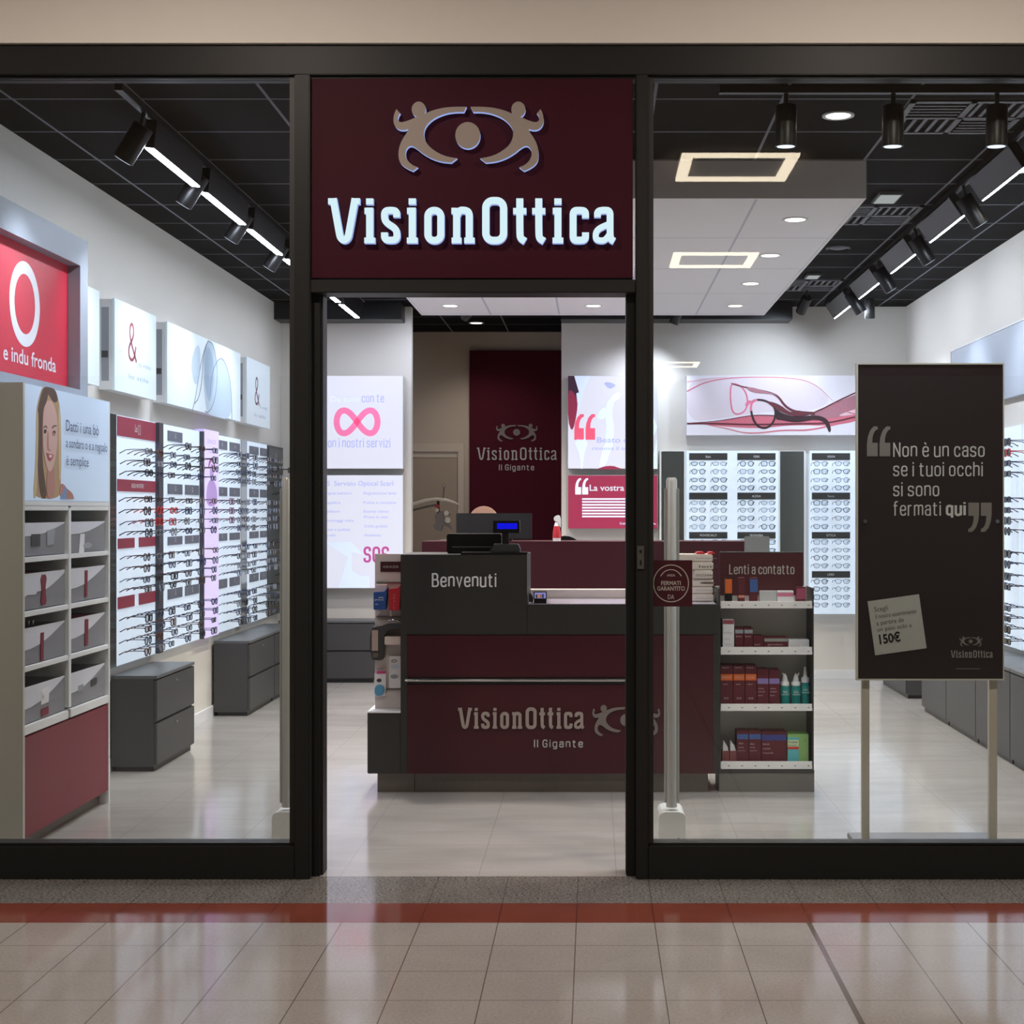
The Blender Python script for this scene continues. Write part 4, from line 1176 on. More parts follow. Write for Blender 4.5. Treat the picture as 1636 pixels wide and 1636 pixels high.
# back wall displays
YB = 13.9
P = FRONT(YB)
def bdisplay(x0_, x1_, lb):
    t_ = thing('eyewear_display', lb, 'display panel', ((x0_ + x1_) / 2, 13.95, 0.617), 'eyewear displays on the back wall')
    build('display_board', MB().box(x0_, x1_, YB, 13.998, 0.617, PZ(720, YB), BACKLIT), t_, bev=.004)
    return t_
bA = bdisplay(PX(1097, YB), PX(1243, YB), 'backlit eyewear panel under the wide banner, behind the contact lens sign')
bB = bdisplay(PX(1294, YB), 2.9, 'backlit eyewear panel under the wide banner, partly behind the quote sign')
lw = {0: ('Doria', 'FERRE', 'VOGUE'), 1: ('', 'ARMANI', 'Persol'), 2: ('BOTTEGA', 'LIGHT RAY', 'GUCCI'), 3: ('', '', 'Pravda')}
lw = {0: ('Etnia', 'FERRI', 'VISION'), 1: ('', 'ALESSIA', 'Futura'), 2: ('MONTECARLO', 'PRIMAVERA', 'OTTICA'), 3: ('', '', 'LINEA')}
for k, (ya_, yb_) in enumerate(((735, 724), (798, 787), (860.5, 850), (923, 912.5))):
    for c, (xa_, xb_, tt) in enumerate(((1101, 1162, bA), (1178, 1239, bA), (1297, 1358, bB), (1374, 1435, bB))):
        plate(tt, P, PX(xa_, YB), PX(xb_, YB), PZ(ya_, YB), PZ(yb_, YB), LABK, (lw[k][c] if c < 3 else '') or None, cap=.022)
YGf = YB - 0.136
rowpy = [741, 753.5, 767, 779.5, 803.5, 815, 828, 841.5, 866, 879, 891, 904, 929, 941, 954, 966.5]
for bn, pxs, nr in (('behind contact lens sign', (1115.5, 1149.5, 1193, 1227), 10), ('beside quote sign', (1311, 1345.5), 16)):
    for r in range(nr):
        for c, px in enumerate(pxs):
            sh = rnd.choice(['cat-eye', 'oval', 'square', 'cat-eye', 'round'])
            co = rnd.choice(['black', 'slate', 'black', 'brown'])
            pos = ('first', 'second', 'third', 'fourth')[c] if nr == 10 else ('inner', 'outer')[c]
            place_glasses((PX(px, YGf), YGf, PZ(rowpy[r], YGf)), 0, sh, co, '%s %s glasses, %s row, %s column, back wall panel %s' % (co, sh, NTH[r], pos, bn), 'eyeglasses on the back wall', s=1.06)
for (a, b, lb) in ((1057, 1093, 'tall mirror strip on the back wall beside the glowing poster'), (1247, 1285, 'tall mirror strip between the two back wall eyewear panels')):
    t = thing('mirror_strip', lb, 'mirror', (PX((a + b) / 2, YB), 13.95, 0.617))
    build('mirror_back', MB().box(PX(a - 3, YB), PX(b + 3, YB), 13.93, 13.998, 0.617, PZ(720, YB), WHITE), t)
    build('mirror_glass', MB().box(PX(a, YB), PX(b, YB), 13.924, 13.93, 0.62, PZ(721, YB), MIRRORD), t)

# second side wall: rack behind the quote sign, grey band, cabinets
XR = 2.90
P = RWALL(XR)
for (a, b, lb) in ((9.1, 10.0, 'eyewear rack with a burgundy sign strip at the frame edge, behind the quote sign'), (10.05, 11.9, 'long eyewear rack hidden behind the quote sign')):
    t = thing('eyewear_display', lb, 'display panel', (2.925, (a + b) / 2, ZB), 'eyewear racks on the grey band wall')
    build('display_board', MB().box(XR, 2.948, a, b, ZB, ZT, BACKLIT), t)
    if a < 10:
        for zz in ((1.9, 2.1), (1.4, 1.75), (1.0, 1.12)):
            plate(t, P, -9.95, -9.55, *zz, LABB, 'S', cap=.06)
PRZ = [2.04, 1.97, 1.9, 1.83, 1.66, 1.59, 1.52, 1.45, 1.30, 1.23, 1.15, 1.08, 0.94, 0.87, 0.80, 0.72]
for r, z in enumerate(PRZ):
    for c, y in enumerate((9.82, 10.19)):
        sh = rnd.choice(['square', 'rectangular', 'square', 'round']); co = rnd.choice(['black', 'black', 'slate', 'navy'])
        if r == 1 and c == 0: co = 'red'
        place_glasses((XR - 0.136, y, z), -math.pi / 2 + rnd.uniform(-.02, .02), sh, co, '%s %s sunglasses, %s row, %s column, rack past quote sign' % (co, sh, NTH[r], ('outer', 'inner')[c]), 'sunglasses past the quote sign', sun=True, s=1.15)
t = thing('grey_band_panel', 'plain pale grey panel high on the wall past the quote sign', 'wall panel', (2.94, 10.6, 2.38))
build('panel_board', MB().box(2.92, 2.948, 8.4, 12.1, 2.38, 2.88, mat('pale_blue_grey', (176, 184, 196), 0.6)), t)
build('panel_edge', MB().box(2.915, 2.948, 8.4, 12.1, 2.88, 2.888, WHITE).box(2.915, 2.948, 12.1, 12.108, 2.38, 2.888, WHITE), t)


# ------------------------------------------------------------------ drawer cabinets
def cabinet(name, lb, x0_, x1_, y0_, y1_, zt_, face, ndr=2, group=None, cat='drawer cabinet'):
    """face: '+x', '-x' or '-y'; two drawers with a key lock each"""
    t_ = thing(name, lb, cat, ((x0_ + x1_) / 2, (y0_ + y1_) / 2, 0), group)
    build('carcass', MB().box(x0_ + (.02 if face == '-x' else 0), x1_ - (.02 if face == '+x' else 0), y0_ + (.02 if face == '-y' else 0), y1_, 0.03, zt_ - .02, DARKC), t_)
    build('cabinet_top', MB().box(x0_, x1_, y0_, y1_, zt_ - .02, zt_, mat('grey_top', (92, 94, 96), .4)), t_, bev=.002)
    build('plinth', MB().box(x0_ + .025, x1_ - .025, y0_ + .02, y1_ - .01, 0, 0.03, BLACK), t_)
    h = (zt_ - .02 - .035) / ndr
    for k in range(ndr):
        za = .035 + k * h + .006; zb = .035 + (k + 1) * h - .008
        if face == '+x':
            q_ = MB().box(x1_ - .02, x1_ - .002, y0_ + .003, y1_ - .003, za, zb, DARKC); l0 = (x1_ - .002, (y0_ + y1_) / 2, zb - .045); l1 = (x1_ + .004, l0[1], l0[2])
        elif face == '-x':
            q_ = MB().box(x0_ + .002, x0_ + .02, y0_ + .003, y1_ - .003, za, zb, DARKC); l0 = (x0_ + .002, (y0_ + y1_) / 2, zb - .045); l1 = (x0_ - .004, l0[1], l0[2])
        else:
            q_ = MB().box(x0_ + .003, x1_ - .003, y0_ + .002, y0_ + .02, za, zb, DARKC); l0 = ((x0_ + x1_) / 2, y0_ + .002, zb - .045); l1 = (l0[0], y0_ - .004, l0[2])
        dr = build('drawer' if ndr > 1 else 'cabinet_door', q_, t_, bev=.002)
        WLOC[dr.name] = WLOC[t_.name]
        lk = build('key_lock', MB().tube([l0, l1], .009, CHROME, 12), None, loc=WLOC[t_.name])
        lk.parent = dr; lk.location = (0, 0, 0)
    return t_


g = 'drawer cabinets below the long wall'
cabinet('drawer_cabinet', 'dark grey two-drawer cabinet beside the brochure tower', -2.93, -2.65, 9.01, 9.86, 0.583, '+x', group=g)
cabinet('drawer_cabinet', 'dark grey two-drawer cabinet standing free after the wall gap', -2.93, -2.65, 11.45, 12.33, 0.58, '+x', group=g)
cabinet('drawer_cabinet', 'dark grey two-drawer cabinet mostly hidden behind the door frame post', -2.93, -2.65, 12.34, 13.2, 0.58, '+x', group=g)
cabinet('drawer_cabinet', 'dark grey two-drawer cabinet under the two glowing service posters', -2.9, -2.0, 13.65, 13.97, 0.572, '-y')
g = 'cabinet row below the grey band wall'
nm = ['nearest the shopfront', 'second from the shopfront', 'third from the shopfront', 'fourth from the shopfront']
for k, (a, b) in enumerate(((8.43, 9.265), (9.27, 10.1), (10.105, 10.94), (10.945, 11.76))):
    cabinet('low_cabinet', 'dark grey low cabinet behind the quote sign, %s' % nm[k], 2.6, 2.93, a, b, 0.6, '-x', 1, g, 'cabinet')
cabinet('low_cabinet', 'dark grey low cabinet standing in the back corner', 2.63, 2.93, 12.5, 13.6, 0.58, '-x', 1, g, 'cabinet')

# ------------------------------------------------------------------ glowing posters on the back wall, wide banner
LBW = mat('lightbox_white', (130, 130, 140), 0.4, emit=0.72, ecol=(238, 240, 255))
LBB = mat('lightbox_pale_blue', (206, 220, 248), 0.4, emit=0.56, ecol=(204, 218, 250))
LBL = mat('lightbox_lilac_text', (160, 166, 224), 0.4, emit=0.42, ecol=(158, 168, 228))
LBP = mat('lightbox_pink', (232, 112, 160), 0.4, emit=0.46, ecol=(232, 118, 164))
LBM = mat('lightbox_magenta', (176, 70, 140), 0.4, emit=0.5)
LBR = mat('lightbox_raspberry', (150, 46, 76), 0.4, emit=0.14, ecol=(190, 62, 98))
LBQ = mat('lightbox_coral', (216, 84, 112), 0.4, emit=0.55)
LBD = mat('lightbox_dark_hair', (64, 40, 58), 0.4, emit=0.25)
YL = 13.88
P = FRONT(YL)
q = YL / F
def ox(px): return PX(px, YL)
def oz(py): return PZ(py, YL)
def lightbox(pxa, pxb, pya, pyb, lb, face):
    t_ = thing('lightbox_poster', lb, 'lightbox', (ox((pxa + pxb) / 2), 13.94, oz(pyb)), 'glowing posters on the back wall')
    build('lightbox_case', MB().box(ox(pxa), ox(pxb), YL + .006, 13.998, oz(pyb), oz(pya), ALU), t_)
    build('lightbox_face', MB().box(ox(pxa) + .004, ox(pxb) - .004, YL, YL + .006, oz(pyb) + .004, oz(pya) - .004, face), t_)
    return t_
t = lightbox(498, 644, 600, 749, 'glowing white poster with a pink infinity symbol', LBW)
m = MB()
inf = []
for i in range(64):
    a = 2 * math.pi * i / 64
    k = 1 / (1 + 0.55 * math.sin(a) ** 2)
    inf.append((ox(570.5) + 32 * q * math.cos(a) * k * 1.02, oz(674) + 34.5 * q * math.sin(a) * math.cos(a) * k * 1.32))
m.ribbon(P, inf, 9.6 * q, 0, .001, LBP, closed=True)
build('infinity_symbol', m, t)
m = MB()
m.text(P, 'Da tutti', ox(574), oz(642), 9 * q, LBB, .001, width=46 * q, align='r'); dtext(m, P, 'con te', ox(578), ox(613.5), oz(643), 14 * q, LBL)
dtext(m, P, 'con i nostri servizi', ox(517), ox(623.5), oz(715), 15 * q, LBL)
build('poster_lettering', m, t)
t = lightbox(498, 644, 759, 940, 'glowing white service list poster below the infinity poster', LBW)
m = MB()
m.prism(P, [(ox(520), oz(866)), (ox(561), oz(866)), (ox(580), oz(886)), (ox(562), oz(882)), (ox(562), oz(912)), (ox(575), oz(920)), (ox(590), oz(921)), (ox(590), oz(939)), (ox(541), oz(939)), (ox(556), oz(890))], 0, .0006, LBB)
build('poster_picture', m, t)
for s_, a, b, w_, c_ in (('OS  Servizio Optical Scarl', 514, 776, 114, 8), ('riparazioni', 520, 790, 41, 4.5), ('applica', 520, 805, 24, 4.5), ('saldature', 520, 819, 23, 4.5), ('montaggi vista', 520, 833.5, 45, 4.5),
                         ('aste e pulizia', 520, 848, 39, 4.5), ('gratis', 520, 857, 16, 4.5), ('Regolazione lenti', 581, 790, 52, 4.5), ('Pulizia e revisione', 581, 805, 52, 4.5), ('Esame visivo', 581, 819, 40, 4.5),
                         ('Prova in casa', 582, 828, 38, 4.5), ('Scelta guidata', 582, 842.5, 37, 4.5), ('Assistenza', 582, 857, 26, 4.5)):
    build('service_line' if c_ < 8 else 'service_heading', MB().text(P, s_, ox(a), oz(b), c_ * q, LBL, .001, width=w_ * q), t)
m = MB()
dtext(m, P, 'SOS', ox(581), ox(621.5), oz(899), 26 * q, LBM, wt=.17, sp=.3)
build('poster_lettering', m, t)
t = lightbox(907, 1051, 600, 749, 'glowing portrait poster with coral quotation marks', LBW)
m = MB()
d = [0.0002]
def lp(pts, mt, n=1):
    d[0] += .0003
    m.prism(P, [(ox(890 + a / 5.844), oz(590 + b / 5.844)) for a, b in (chaikin(pts, n, True) if n else pts)], 0, d[0], mt, back=False)
lp([(165, 62), (310, 62), (250, 200), (210, 350), (180, 430)], LBB, 0)
lp([(102, 62), (160, 62), (205, 215), (180, 225), (190, 320), (150, 430), (102, 420)], LBD, 0)
lp([(102, 200), (140, 195), (180, 260), (195, 340), (165, 520), (135, 580), (102, 480)], LBR)
lp([(440, 340), (560, 200), (610, 250), (500, 330), (545, 640), (440, 930), (380, 930), (470, 600)], LBB)
lp([(360, 440), (440, 340), (470, 420), (420, 480)], LBB)
lp([(150, 650), (300, 650), (250, 800), (240, 930), (220, 930), (215, 800)], LBB)
lp([(430, 125), (490, 118), (555, 148), (510, 180), (480, 180)], LBL)
lp([(858, 330), (935, 540), (858, 720)], LBB, 0)
lp([(870, 930), (935, 640), (935, 930)], LBB, 0)
lp([(375, 930), (440, 905), (520, 900), (575, 920), (620, 934), (375, 934)], LBR)
build('portrait_print', m, t)
m = MB(); quotes(m, P, ox(917.5), oz(702.5), 34 * q, 41 * q, 0, .002, LBQ); build('quotation_marks', m, t)
m = MB(); m.text(P, 'Beato chi', ox(954), oz(707), 9 * q, LBL, .002, width=60 * q); m.text(P, 'rinnova il sorriso', ox(946), oz(719), 6 * q, LBL, .002, width=80 * q)
build('poster_lettering', m, t)
t = lightbox(907, 1051, 759, 845, 'glowing raspberry poster with white quotation marks and lines of print', LBR)
m = MB(); quotes(m, P, ox(919), oz(790), 21 * q, 26 * q, 0, .001, LBB); build('quotation_marks', m, t)
m = MB(); m.text(P, 'La vostra fiducia', ox(942), oz(784), 10 * q, LBW, .001, width=98 * q, off=.015)
for k in range(7):
    m.prism(P, [(ox(930), oz(798.5 + k * 4.65)), (ox(1026 - (k * 7) % 17), oz(798.5 + k * 4.65)), (ox(1026 - (k * 7) % 17), oz(796 + k * 4.65)), (ox(930), oz(796 + k * 4.65))], 0, .001, LBB)
m.text(P, 'Grazie', ox(990), oz(838), 4 * q, LBB, .001); m.ribbon(P, [(ox(1038), oz(838)), (ox(1038), oz(831)), (ox(1042), oz(831)), (ox(1042), oz(836)), (ox(1048), oz(837.5))], 1 * q, 0, .001, LBB)
build('poster_lettering', m, t)

# wide banner with spectacles and red veils
YN = 13.86
P = FRONT(YN)
q = YN / F
BAN = mat('banner_print_white', (226, 224, 234), 0.45, emit=0.06)  # unlit banner: faint emission stands in for the spotlight on it
t = thing('wide_banner', 'wide wall banner with large dark spectacles on flowing red veils', 'banner', (1.87, 13.93, PZ(695, YN)))
build('banner_body', MB().box(PX(1097, YN), 2.9, YN, 13.998, PZ(695, YN), PZ(600, YN), BAN), t)
m = MB()
d = [0.0]
def bp(a, b): return (PX(1050 + a / 4.958, YN), PZ(590 + b / 4.958, YN))
def ba(pts, mt, n=2):
    d[0] += .0003
    m.prism(P, [bp(*p) for p in (chaikin(pts, n, True) if n else pts)], 0, d[0], mt, back=False)
def br_(pts, w, mt, n=2, closed=False):
    d[0] += .0003
    pp = chaikin(pts, n, closed)
    ww = [q * wv for wv in w] if isinstance(w, list) else q * w
    if isinstance(w, list): ww = [q * (w[0] + (w[-1] - w[0]) * i / (len(pp) - 1)) for i in range(len(pp))]
    m.ribbon(P, [bp(*p) for p in pp], ww, 0, d[0], mt, closed=closed)
VR = mat('veil_rose', (206, 110, 128), 0.5); VP = mat('veil_pale', (226, 190, 200), 0.5); VD = mat('veil_dark', (96, 38, 50), 0.5); VM = mat('veil_mauve', (170, 116, 128), 0.5)
FRD = mat('print_frame_dark', (52, 28, 36), 0.45); FRP = mat('print_frame_pink', (226, 120, 150), 0.45)
ba([(236, 100), (400, 62), (700, 55), (1100, 66), (1250, 110), (1390, 240), (1250, 330), (900, 330), (500, 390), (236, 420)], mat('veil_white', (222, 212, 222), .5))
ba([(236, 425), (480, 420), (700, 365), (920, 370), (1300, 400), (1640, 300), (1640, 400), (1380, 450), (1100, 440), (800, 470), (600, 460)], VR)
ba([(1200, 350), (1400, 270), (1640, 170), (1640, 330), (1400, 390), (1250, 390)], VM)
ba([(1380, 380), (1640, 290), (1640, 350)], VP)
br_([(236, 175), (400, 90), (700, 58), (1100, 68), (1260, 120), (1390, 250)], [2.0, .5], VR)
br_([(236, 100), (450, 72), (560, 62)], [3.0, .5], VP)
br_([(236, 430), (480, 430), (750, 440), (1150, 430), (1350, 430), (1640, 360)], 2.6, VD)
br_([(400, 440), (560, 470), (680, 505), (820, 505), (1000, 480), (1200, 485), (1400, 440), (1640, 380)], [1.0, 3.0], VR)
br_([(236, 428), (500, 410), (750, 362), (900, 365), (1100, 380), (1250, 345), (1450, 240), (1640, 155)], [.8, 2.6], VD)
br_([(1400, 265), (1480, 330), (1560, 352), (1640, 350)], 1.0, VR)
# spectacles: far lens, near lens, bridge, two arms
br_([(585, 112), (640, 118), (690, 160), (715, 220), (715, 290), (690, 335), (650, 356), (610, 352), (588, 310), (578, 200)], 2.2, FRP, 2, True)
br_([(585, 112), (660, 135), (740, 150), (900, 185), (960, 215), (1010, 290), (1080, 335), (1180, 345), (1250, 350)], [1.5, 5.0], VD)
ba([(700, 150), (740, 138), (880, 180), (960, 205), (900, 196), (760, 188)], VM)
br_([(745, 262), (780, 240), (850, 245), (915, 280), (940, 330), (930, 400), (895, 450), (850, 468), (800, 455), (765, 410), (742, 330)], 3.2, FRD, 2, True)
br_([(742, 330), (745, 265), (790, 240)], 3.4, FRP)
br_([(705, 290), (725, 255), (750, 265)], 5.0, FRP)
ba([(930, 300), (985, 350), (1100, 380), (1250, 360), (1340, 385), (1370, 440), (1378, 490), (1360, 500), (1348, 470), (1320, 410), (1240, 395), (1100, 425), (980, 400), (935, 400)], FRD)
ba([(840, 245), (960, 270), (1060, 350), (1110, 320), (1180, 345), (1240, 350), (1100, 380), (980, 340)], VD)
build('banner_print', m, t)

# burgundy name panel in the recess
Yp = 15.94
P = FRONT(Yp)
t = thing('name_panel', 'tall dark burgundy name panel with pale lettering in the recess behind the counter', 'sign', (PX(824, Yp), Yp, 0.0))
build('panel_board', MB().box(PX(750, Yp), XB1 - .003, Yp, 15.998, 0.0, PZ(560, Yp), mat('recess_burgundy', (74, 22, 35), 0.75, noise=.02, spec=.1)), t)
m = MB()
logo_eye(m, P, PX(792.5, Yp), PX(859, Yp), PZ(677, Yp), PZ(705.5, Yp), 0, .01, LETTERD)
build('panel_logo', m, t)
m = MB()
logo_word(m, P, PX(762, Yp), PX(890, Yp), PZ(714.5, Yp), PZ(735.5, Yp), 0, .01, LETTER, thin=.72)
dtext(m, P, 'Il Gigante', PX(797, Yp), PX(853.5, Yp), PZ(751.5, Yp), 9.5 * Yp / F, LETTER, .008, wt=.14, sp=.34)
build('panel_lettering', m, t)

# ------------------------------------------------------------------ the counter
YC = 8.32
P = FRONT(YC)
q = YC / F
def kx(px): return PX(px, YC)
def kz(py): return PZ(py, YC)
cx0, cxm, cx1, cxr = kx(640), kx(842), kx(1139.5), kx(1147.5)
hzt, lzt = kz(886), kz(966)
t = thing('service_counter', 'charcoal and burgundy service counter with a raised welcome section', 'counter', (kx(895), 8.6, 0))
m = MB().box(cx0, cxm, YC, YC + .50, kz(1014), hzt, COUNTG)
build('raised_section', m, t, bev=.002)
m = MB().box(cxm, cxr, YC, YC + .50, kz(1014), lzt, COUNTG)
build('low_section', m, t, bev=.002)
m = MB().box(cx0, kx(650), YC, YC + .50, kz(1236), kz(1014), COUNTG).box(cx1, cxr, YC, YC + .50, kz(1236), kz(1014), COUNTG).box(kx(650), cx1, YC + .012, YC + .50, kz(1236), kz(1014), COUNTG)
build('counter_body', m, t)
cxs = kx(1026)
build('front_panel', MB().box(cxs + .002, cx1, YC + .002, YC + .012, kz(1236), kz(1015), BURG), t)
build('front_panel', MB().box(kx(650), cxs, YC + .002, YC + .012, kz(1082), kz(1015), BURG), t)
build('front_panel', MB().box(kx(650), cxs, YC + .002, YC + .012, kz(1236), kz(1094), BURG), t)
build('steel_rail', MB().tube([(kx(648), YC - .012, kz(1086.5)), (cxs, YC - .012, kz(1086.5))], .0085, CHROME, 14).box(kx(650), kx(652), YC - .012, YC + .004, kz(1090), kz(1083), CHROME), t)
m = MB().box(cxm + .004, cxr - .01, YC + .01, YC + .5, lzt, lzt + .004, mat('pale_worktop', (156, 150, 166), 0.25))
build('worktop', m, t)
build('back_ledge', MB().box(cxm - .2, cxr - .01, YC + .51, YC + .62, .8, PZ(942, YC + .51), mat('ledge_white', (200, 194, 190), .5)), t, bev=.003)
build('raised_top', MB().box(kx(736), cxm, YC - .002, YC + .18, hzt, hzt + .012, BLACKP), t, bev=.002)
build('end_block', MB().box(kx(587), cx0, YC, YC + .42, kz(1236), kz(1139), COUNTG), t, bev=.003)
build('end_block_top', MB().box(kx(587), cx0, YC - .002, YC + .42, kz(1139), kz(1136.5), WHITE), t)
m = MB().box(kx(601), kx(660), 8.37, 8.37 + .35, 0, kz(1236), STEELD).box(kx(661), kx(1132), 8.37, 8.37 + .42, 0, kz(1236), STEELD)
build('plinth', m, t)
m = MB()
dtext(m, P, 'Benvenuti', kx(690), kx(793), kz(938), 22.5 * q, mat('welcome_lettering', (236, 240, 246), .4), .004, wt=.13)
build('welcome_lettering', m, t)
m = MB()
logo_word(m, P, kx(732), kx(933.5), kz(1130), kz(1164.5), -.002, .012, mat('counter_lettering', (158, 148, 142), .5))
build('name_lettering', m, t)
m = MB()
dtext(m, P, 'Il Gigante', kx(853), kx(931.5), kz(1194), 12.5 * q, LETTER, .004, wt=.14, sp=.34)
build('subtitle_lettering', m, t)
m = MB()
logo_eye(m, P, kx(946), kx(1055), kz(1126), kz(1176), -.002, .008, LETTERD)
build('emblem', m, t)

# accessory wall at the end of the counter
t = thing('accessory_stand', 'narrow white accessory stand on the counter end, with a small burgundy header', 'display stand', (kx(616), YC + .2, kz(1136.5)))
ax0, ax1 = kx(594), cx0 - .004
ya2 = YC + .12
build('back_panel', MB().box(ax0, ax1, ya2, ya2 + .02, kz(1136) , kz(886), mat('warm_white_board', (214, 206, 202), .5)), t)
Pa = FRONT(ya2)
m = MB().pbox(Pa, kx(603), kx(638), kz(915), kz(898.5), 0, .006, BURG)
m.text(Pa, 'GRAZIE', kx(607.5), kz(908.5), 3.8 * q, LETTER, .007, width=25 * q)
build('header_plate', m, t)
for py in (931, 987, 1104):
    build('hanging_rail', MB().box(kx(597), ax1, ya2 - .012, ya2, kz(py + 1.5), kz(py), STEELD), t)
def hanging(name, lb, cat, pts, depth, mt, extra):
    zs_ = [p[1] for p in pts]
    b = thing(name, lb, cat, (sum(p[0] for p in pts) / len(pts), ya2 - .02, min(zs_)), 'accessories on the white stand')
    build('pouch_front', MB().prism(Pa, pts, .013, depth, mt), b, bev=.002)
    m_ = MB(); extra(m_); build('pouch_print', m_, b)
BLU = mat('royal_blue_print', (36, 76, 142), .45); REDB = mat('bright_red_box', (188, 44, 54), .35)
def e1(m_):
    m_.text(Pa, 'pronto', kx(597), kz(960), 3 * q, WHITEP, .081, width=14 * q); m_.text(Pa, 'lens', kx(598), kz(967), 2.5 * q, WHITEP, .081)
    m_.ribbon(Pa, ellipse(kx(607), kz(957), 4 * q, 2 * q, 10, .3, 2.8), 1 * q, .08, .081, WHITEP)
hanging('leaflet_pouch', 'blue leaflet pouch hanging on the white accessory stand', 'pouch', [(kx(595), kz(975)), (kx(614), kz(975)), (kx(617), kz(940)), (kx(612), kz(946)), (kx(595), kz(947))], .08, BLU, e1)
build_l = MB().pbox(Pa, kx(597), kx(615), kz(948), kz(935), .02, .05, mat('pink_white_leaflet', (222, 200, 198), .6))
tag(build('leaflet_stack', build_l, loc=(kx(606), ya2 - .03, kz(948))), 'pale leaflets sticking out of the blue pouch', 'leaflets')
def e2(m_):
    for k_, ch in enumerate('OPTIK'): m_.text(Pa, ch, kx(627), kz(953 + k_ * 5.2), 3.2 * q, LETTER, .081)
hanging('leaflet_pouch', 'red leaflet pouch hanging against the charcoal counter side', 'pouch', [(kx(620), kz(976)), (kx(637), kz(976)), (kx(638.5), kz(936)), (kx(634), kz(940)), (kx(619), kz(942))], .08, REDB, e2)
# dark holder with a tan tag
b = thing('tag_holder', 'dark accessory holder with a pinkish tag, jutting past the white stand', 'holder', (kx(602), ya2 - .06, kz(1056)), )
m = MB().prism(FRONT(ya2), chaikin([(kx(589), kz(1054)), (kx(589), kz(1003)), (kx(604), kz(1003)), (kx(616), kz(998)), (kx(639), kz(998)), (kx(639), kz(1006)), (kx(612), kz(1010)), (kx(611), kz(1040)), (kx(611), kz(1056)), (kx(600), kz(1057))], 1, True), 0.002, .07, DARKC)
build('holder_body', m, b, bev=.003)
build('holder_tag', MB().pbox(Pa, kx(592), kx(602), kz(1041), kz(1008), .07, .074, mat('tan_tag', (176, 158, 150), .6)), b)
build('holder_clip', MB().pbox(Pa, kx(593), kx(603), kz(1052), kz(1044), .07, .078, STEELD), b, bev=.002)
m = MB().tube([(kx(618), ya2 - .03, kz(994)), (kx(626), ya2 - .05, kz(992)), (kx(636), ya2 - .04, kz(996))], .006, CHROME, 8)
build('glasses_chain', m, b)
tag(build('paper_box', MB().pbox(Pa, kx(613), kx(639), kz(1031), kz(1018), .002, .09, mat('beige_box', (206, 192, 184), .6)), loc=(kx(623), ya2 - .04, kz(1031)), bev=.002), 'flat beige box lying between the stand rails', 'box')
def e3(m_):
    m_.ribbon(Pa, ellipse(kx(626), kz(1059), 4 * q, 2 * q, 18), .8 * q, .021, .022, DARKC, closed=True)
    m_.prism(Pa, ellipse(kx(627), kz(1068), 7 * q, 3.5 * q, 18), .021, .022, GR1)
    m_.prism(Pa, ellipse(kx(626), kz(1084), 6 * q, 3.5 * q, 18), .021, .022, GREYP)
hanging('blister_pack', 'tall white blister pack hanging on the accessory stand', 'package', [(kx(617.5), kz(1103)), (kx(638), kz(1103)), (kx(638), kz(1051)), (kx(618), kz(1051))], .02, WHITEP, e3)
def e4(m_):
    m_.prism(Pa, chaikin([(kx(595), kz(1116)), (kx(611), kz(1113)), (kx(611), kz(1097)), (kx(595), kz(1097))], 2, True), .03, .034, mat('sky_blue_cloth', (86, 150, 186), .6))
    m_.prism(Pa, ellipse(kx(602), kz(1090), 4 * q, 3 * q, 16), .03, .032, DARKC)
    m_.pbox(Pa, kx(598), kx(613), kz(1079), kz(1075), .02, .034, mat('magenta_strip', (196, 74, 132), .5))
hanging('blister_pack', 'small pack with a blue cloth and a magenta top on the accessory stand', 'package', [(kx(594), kz(1117)), (kx(612), kz(1115)), (kx(613.5), kz(1077)), (kx(594.5), kz(1078))], .03, WHITEP, e4)

# things on the counter
yr = 8.52
t = thing('cash_drawer', 'wide black receipt printer box on the raised counter', 'till box', (PX(757, yr), yr, hzt))
build('box_body', MB().box(PX(713.5, yr), PX(801, yr), yr, yr + .25, hzt + .001, PZ(853, yr), BLACKP), t, bev=.006)
build('front_slot', MB().box(PX(722, yr), PX(786, yr), yr - .002, yr, PZ(874.5, yr), PZ(873, yr), STEEL), t)
yv = 8.40
P = FRONT(yv)
t = thing('customer_display', 'black customer display with a lit blue screen on a short pole', 'display', (PX(808, yv), yv + .03, hzt + .012))
m = MB().prism(FRONT(yv + .06), [(PX(782.5, yv), hzt + .012), (PX(831.5, yv), hzt + .012), (PX(831, yv), PZ(876, yv)), (PX(828, yv), PZ(869, yv)), (PX(790, yv), PZ(869, yv)), (PX(783, yv), PZ(880, yv))], 0, .09, mat('dark_grey_plastic', (60, 62, 64), .45))
build('display_base', m, t, bev=.003)
build('display_pole', MB().box(PX(802, yv), PX(813, yv), yv, yv + .03, PZ(871, yv), PZ(848, yv), BLACK), t, bev=.003)
build('display_head', MB().box(PX(788, yv), PX(830.5, yv), yv - .02, yv + .03, PZ(851.5, yv), PZ(831.5, yv), BLACKP), t, bev=.003)
scr = build('display_screen', MB().box(PX(794.5, yv), PX(826.5, yv), yv - .022, yv - .02, PZ(845, yv), PZ(836, yv), lamp_mat('blue_screen', (20, 24, 240), .9)), t)
m = MB()
Pv = FRONT(yv - .022)
for k in range(14):
    m.text(Pv, random.choice('EUROTL0158'), PX(796 + k * 2.1, yv), PZ(843.5 - (k % 3), yv), 3 * yv / F, mat('screen_dim', (10, 10, 120), .5, emit=.2), .0004)
tag(build('screen_text', m, t), 'dim blue characters')
yt = 8.36
P = FRONT(yt)
t = thing('card_stand', 'small black stand with a lit picture card on the low counter', 'card stand', (PX(863, yt), yt, lzt + .005))
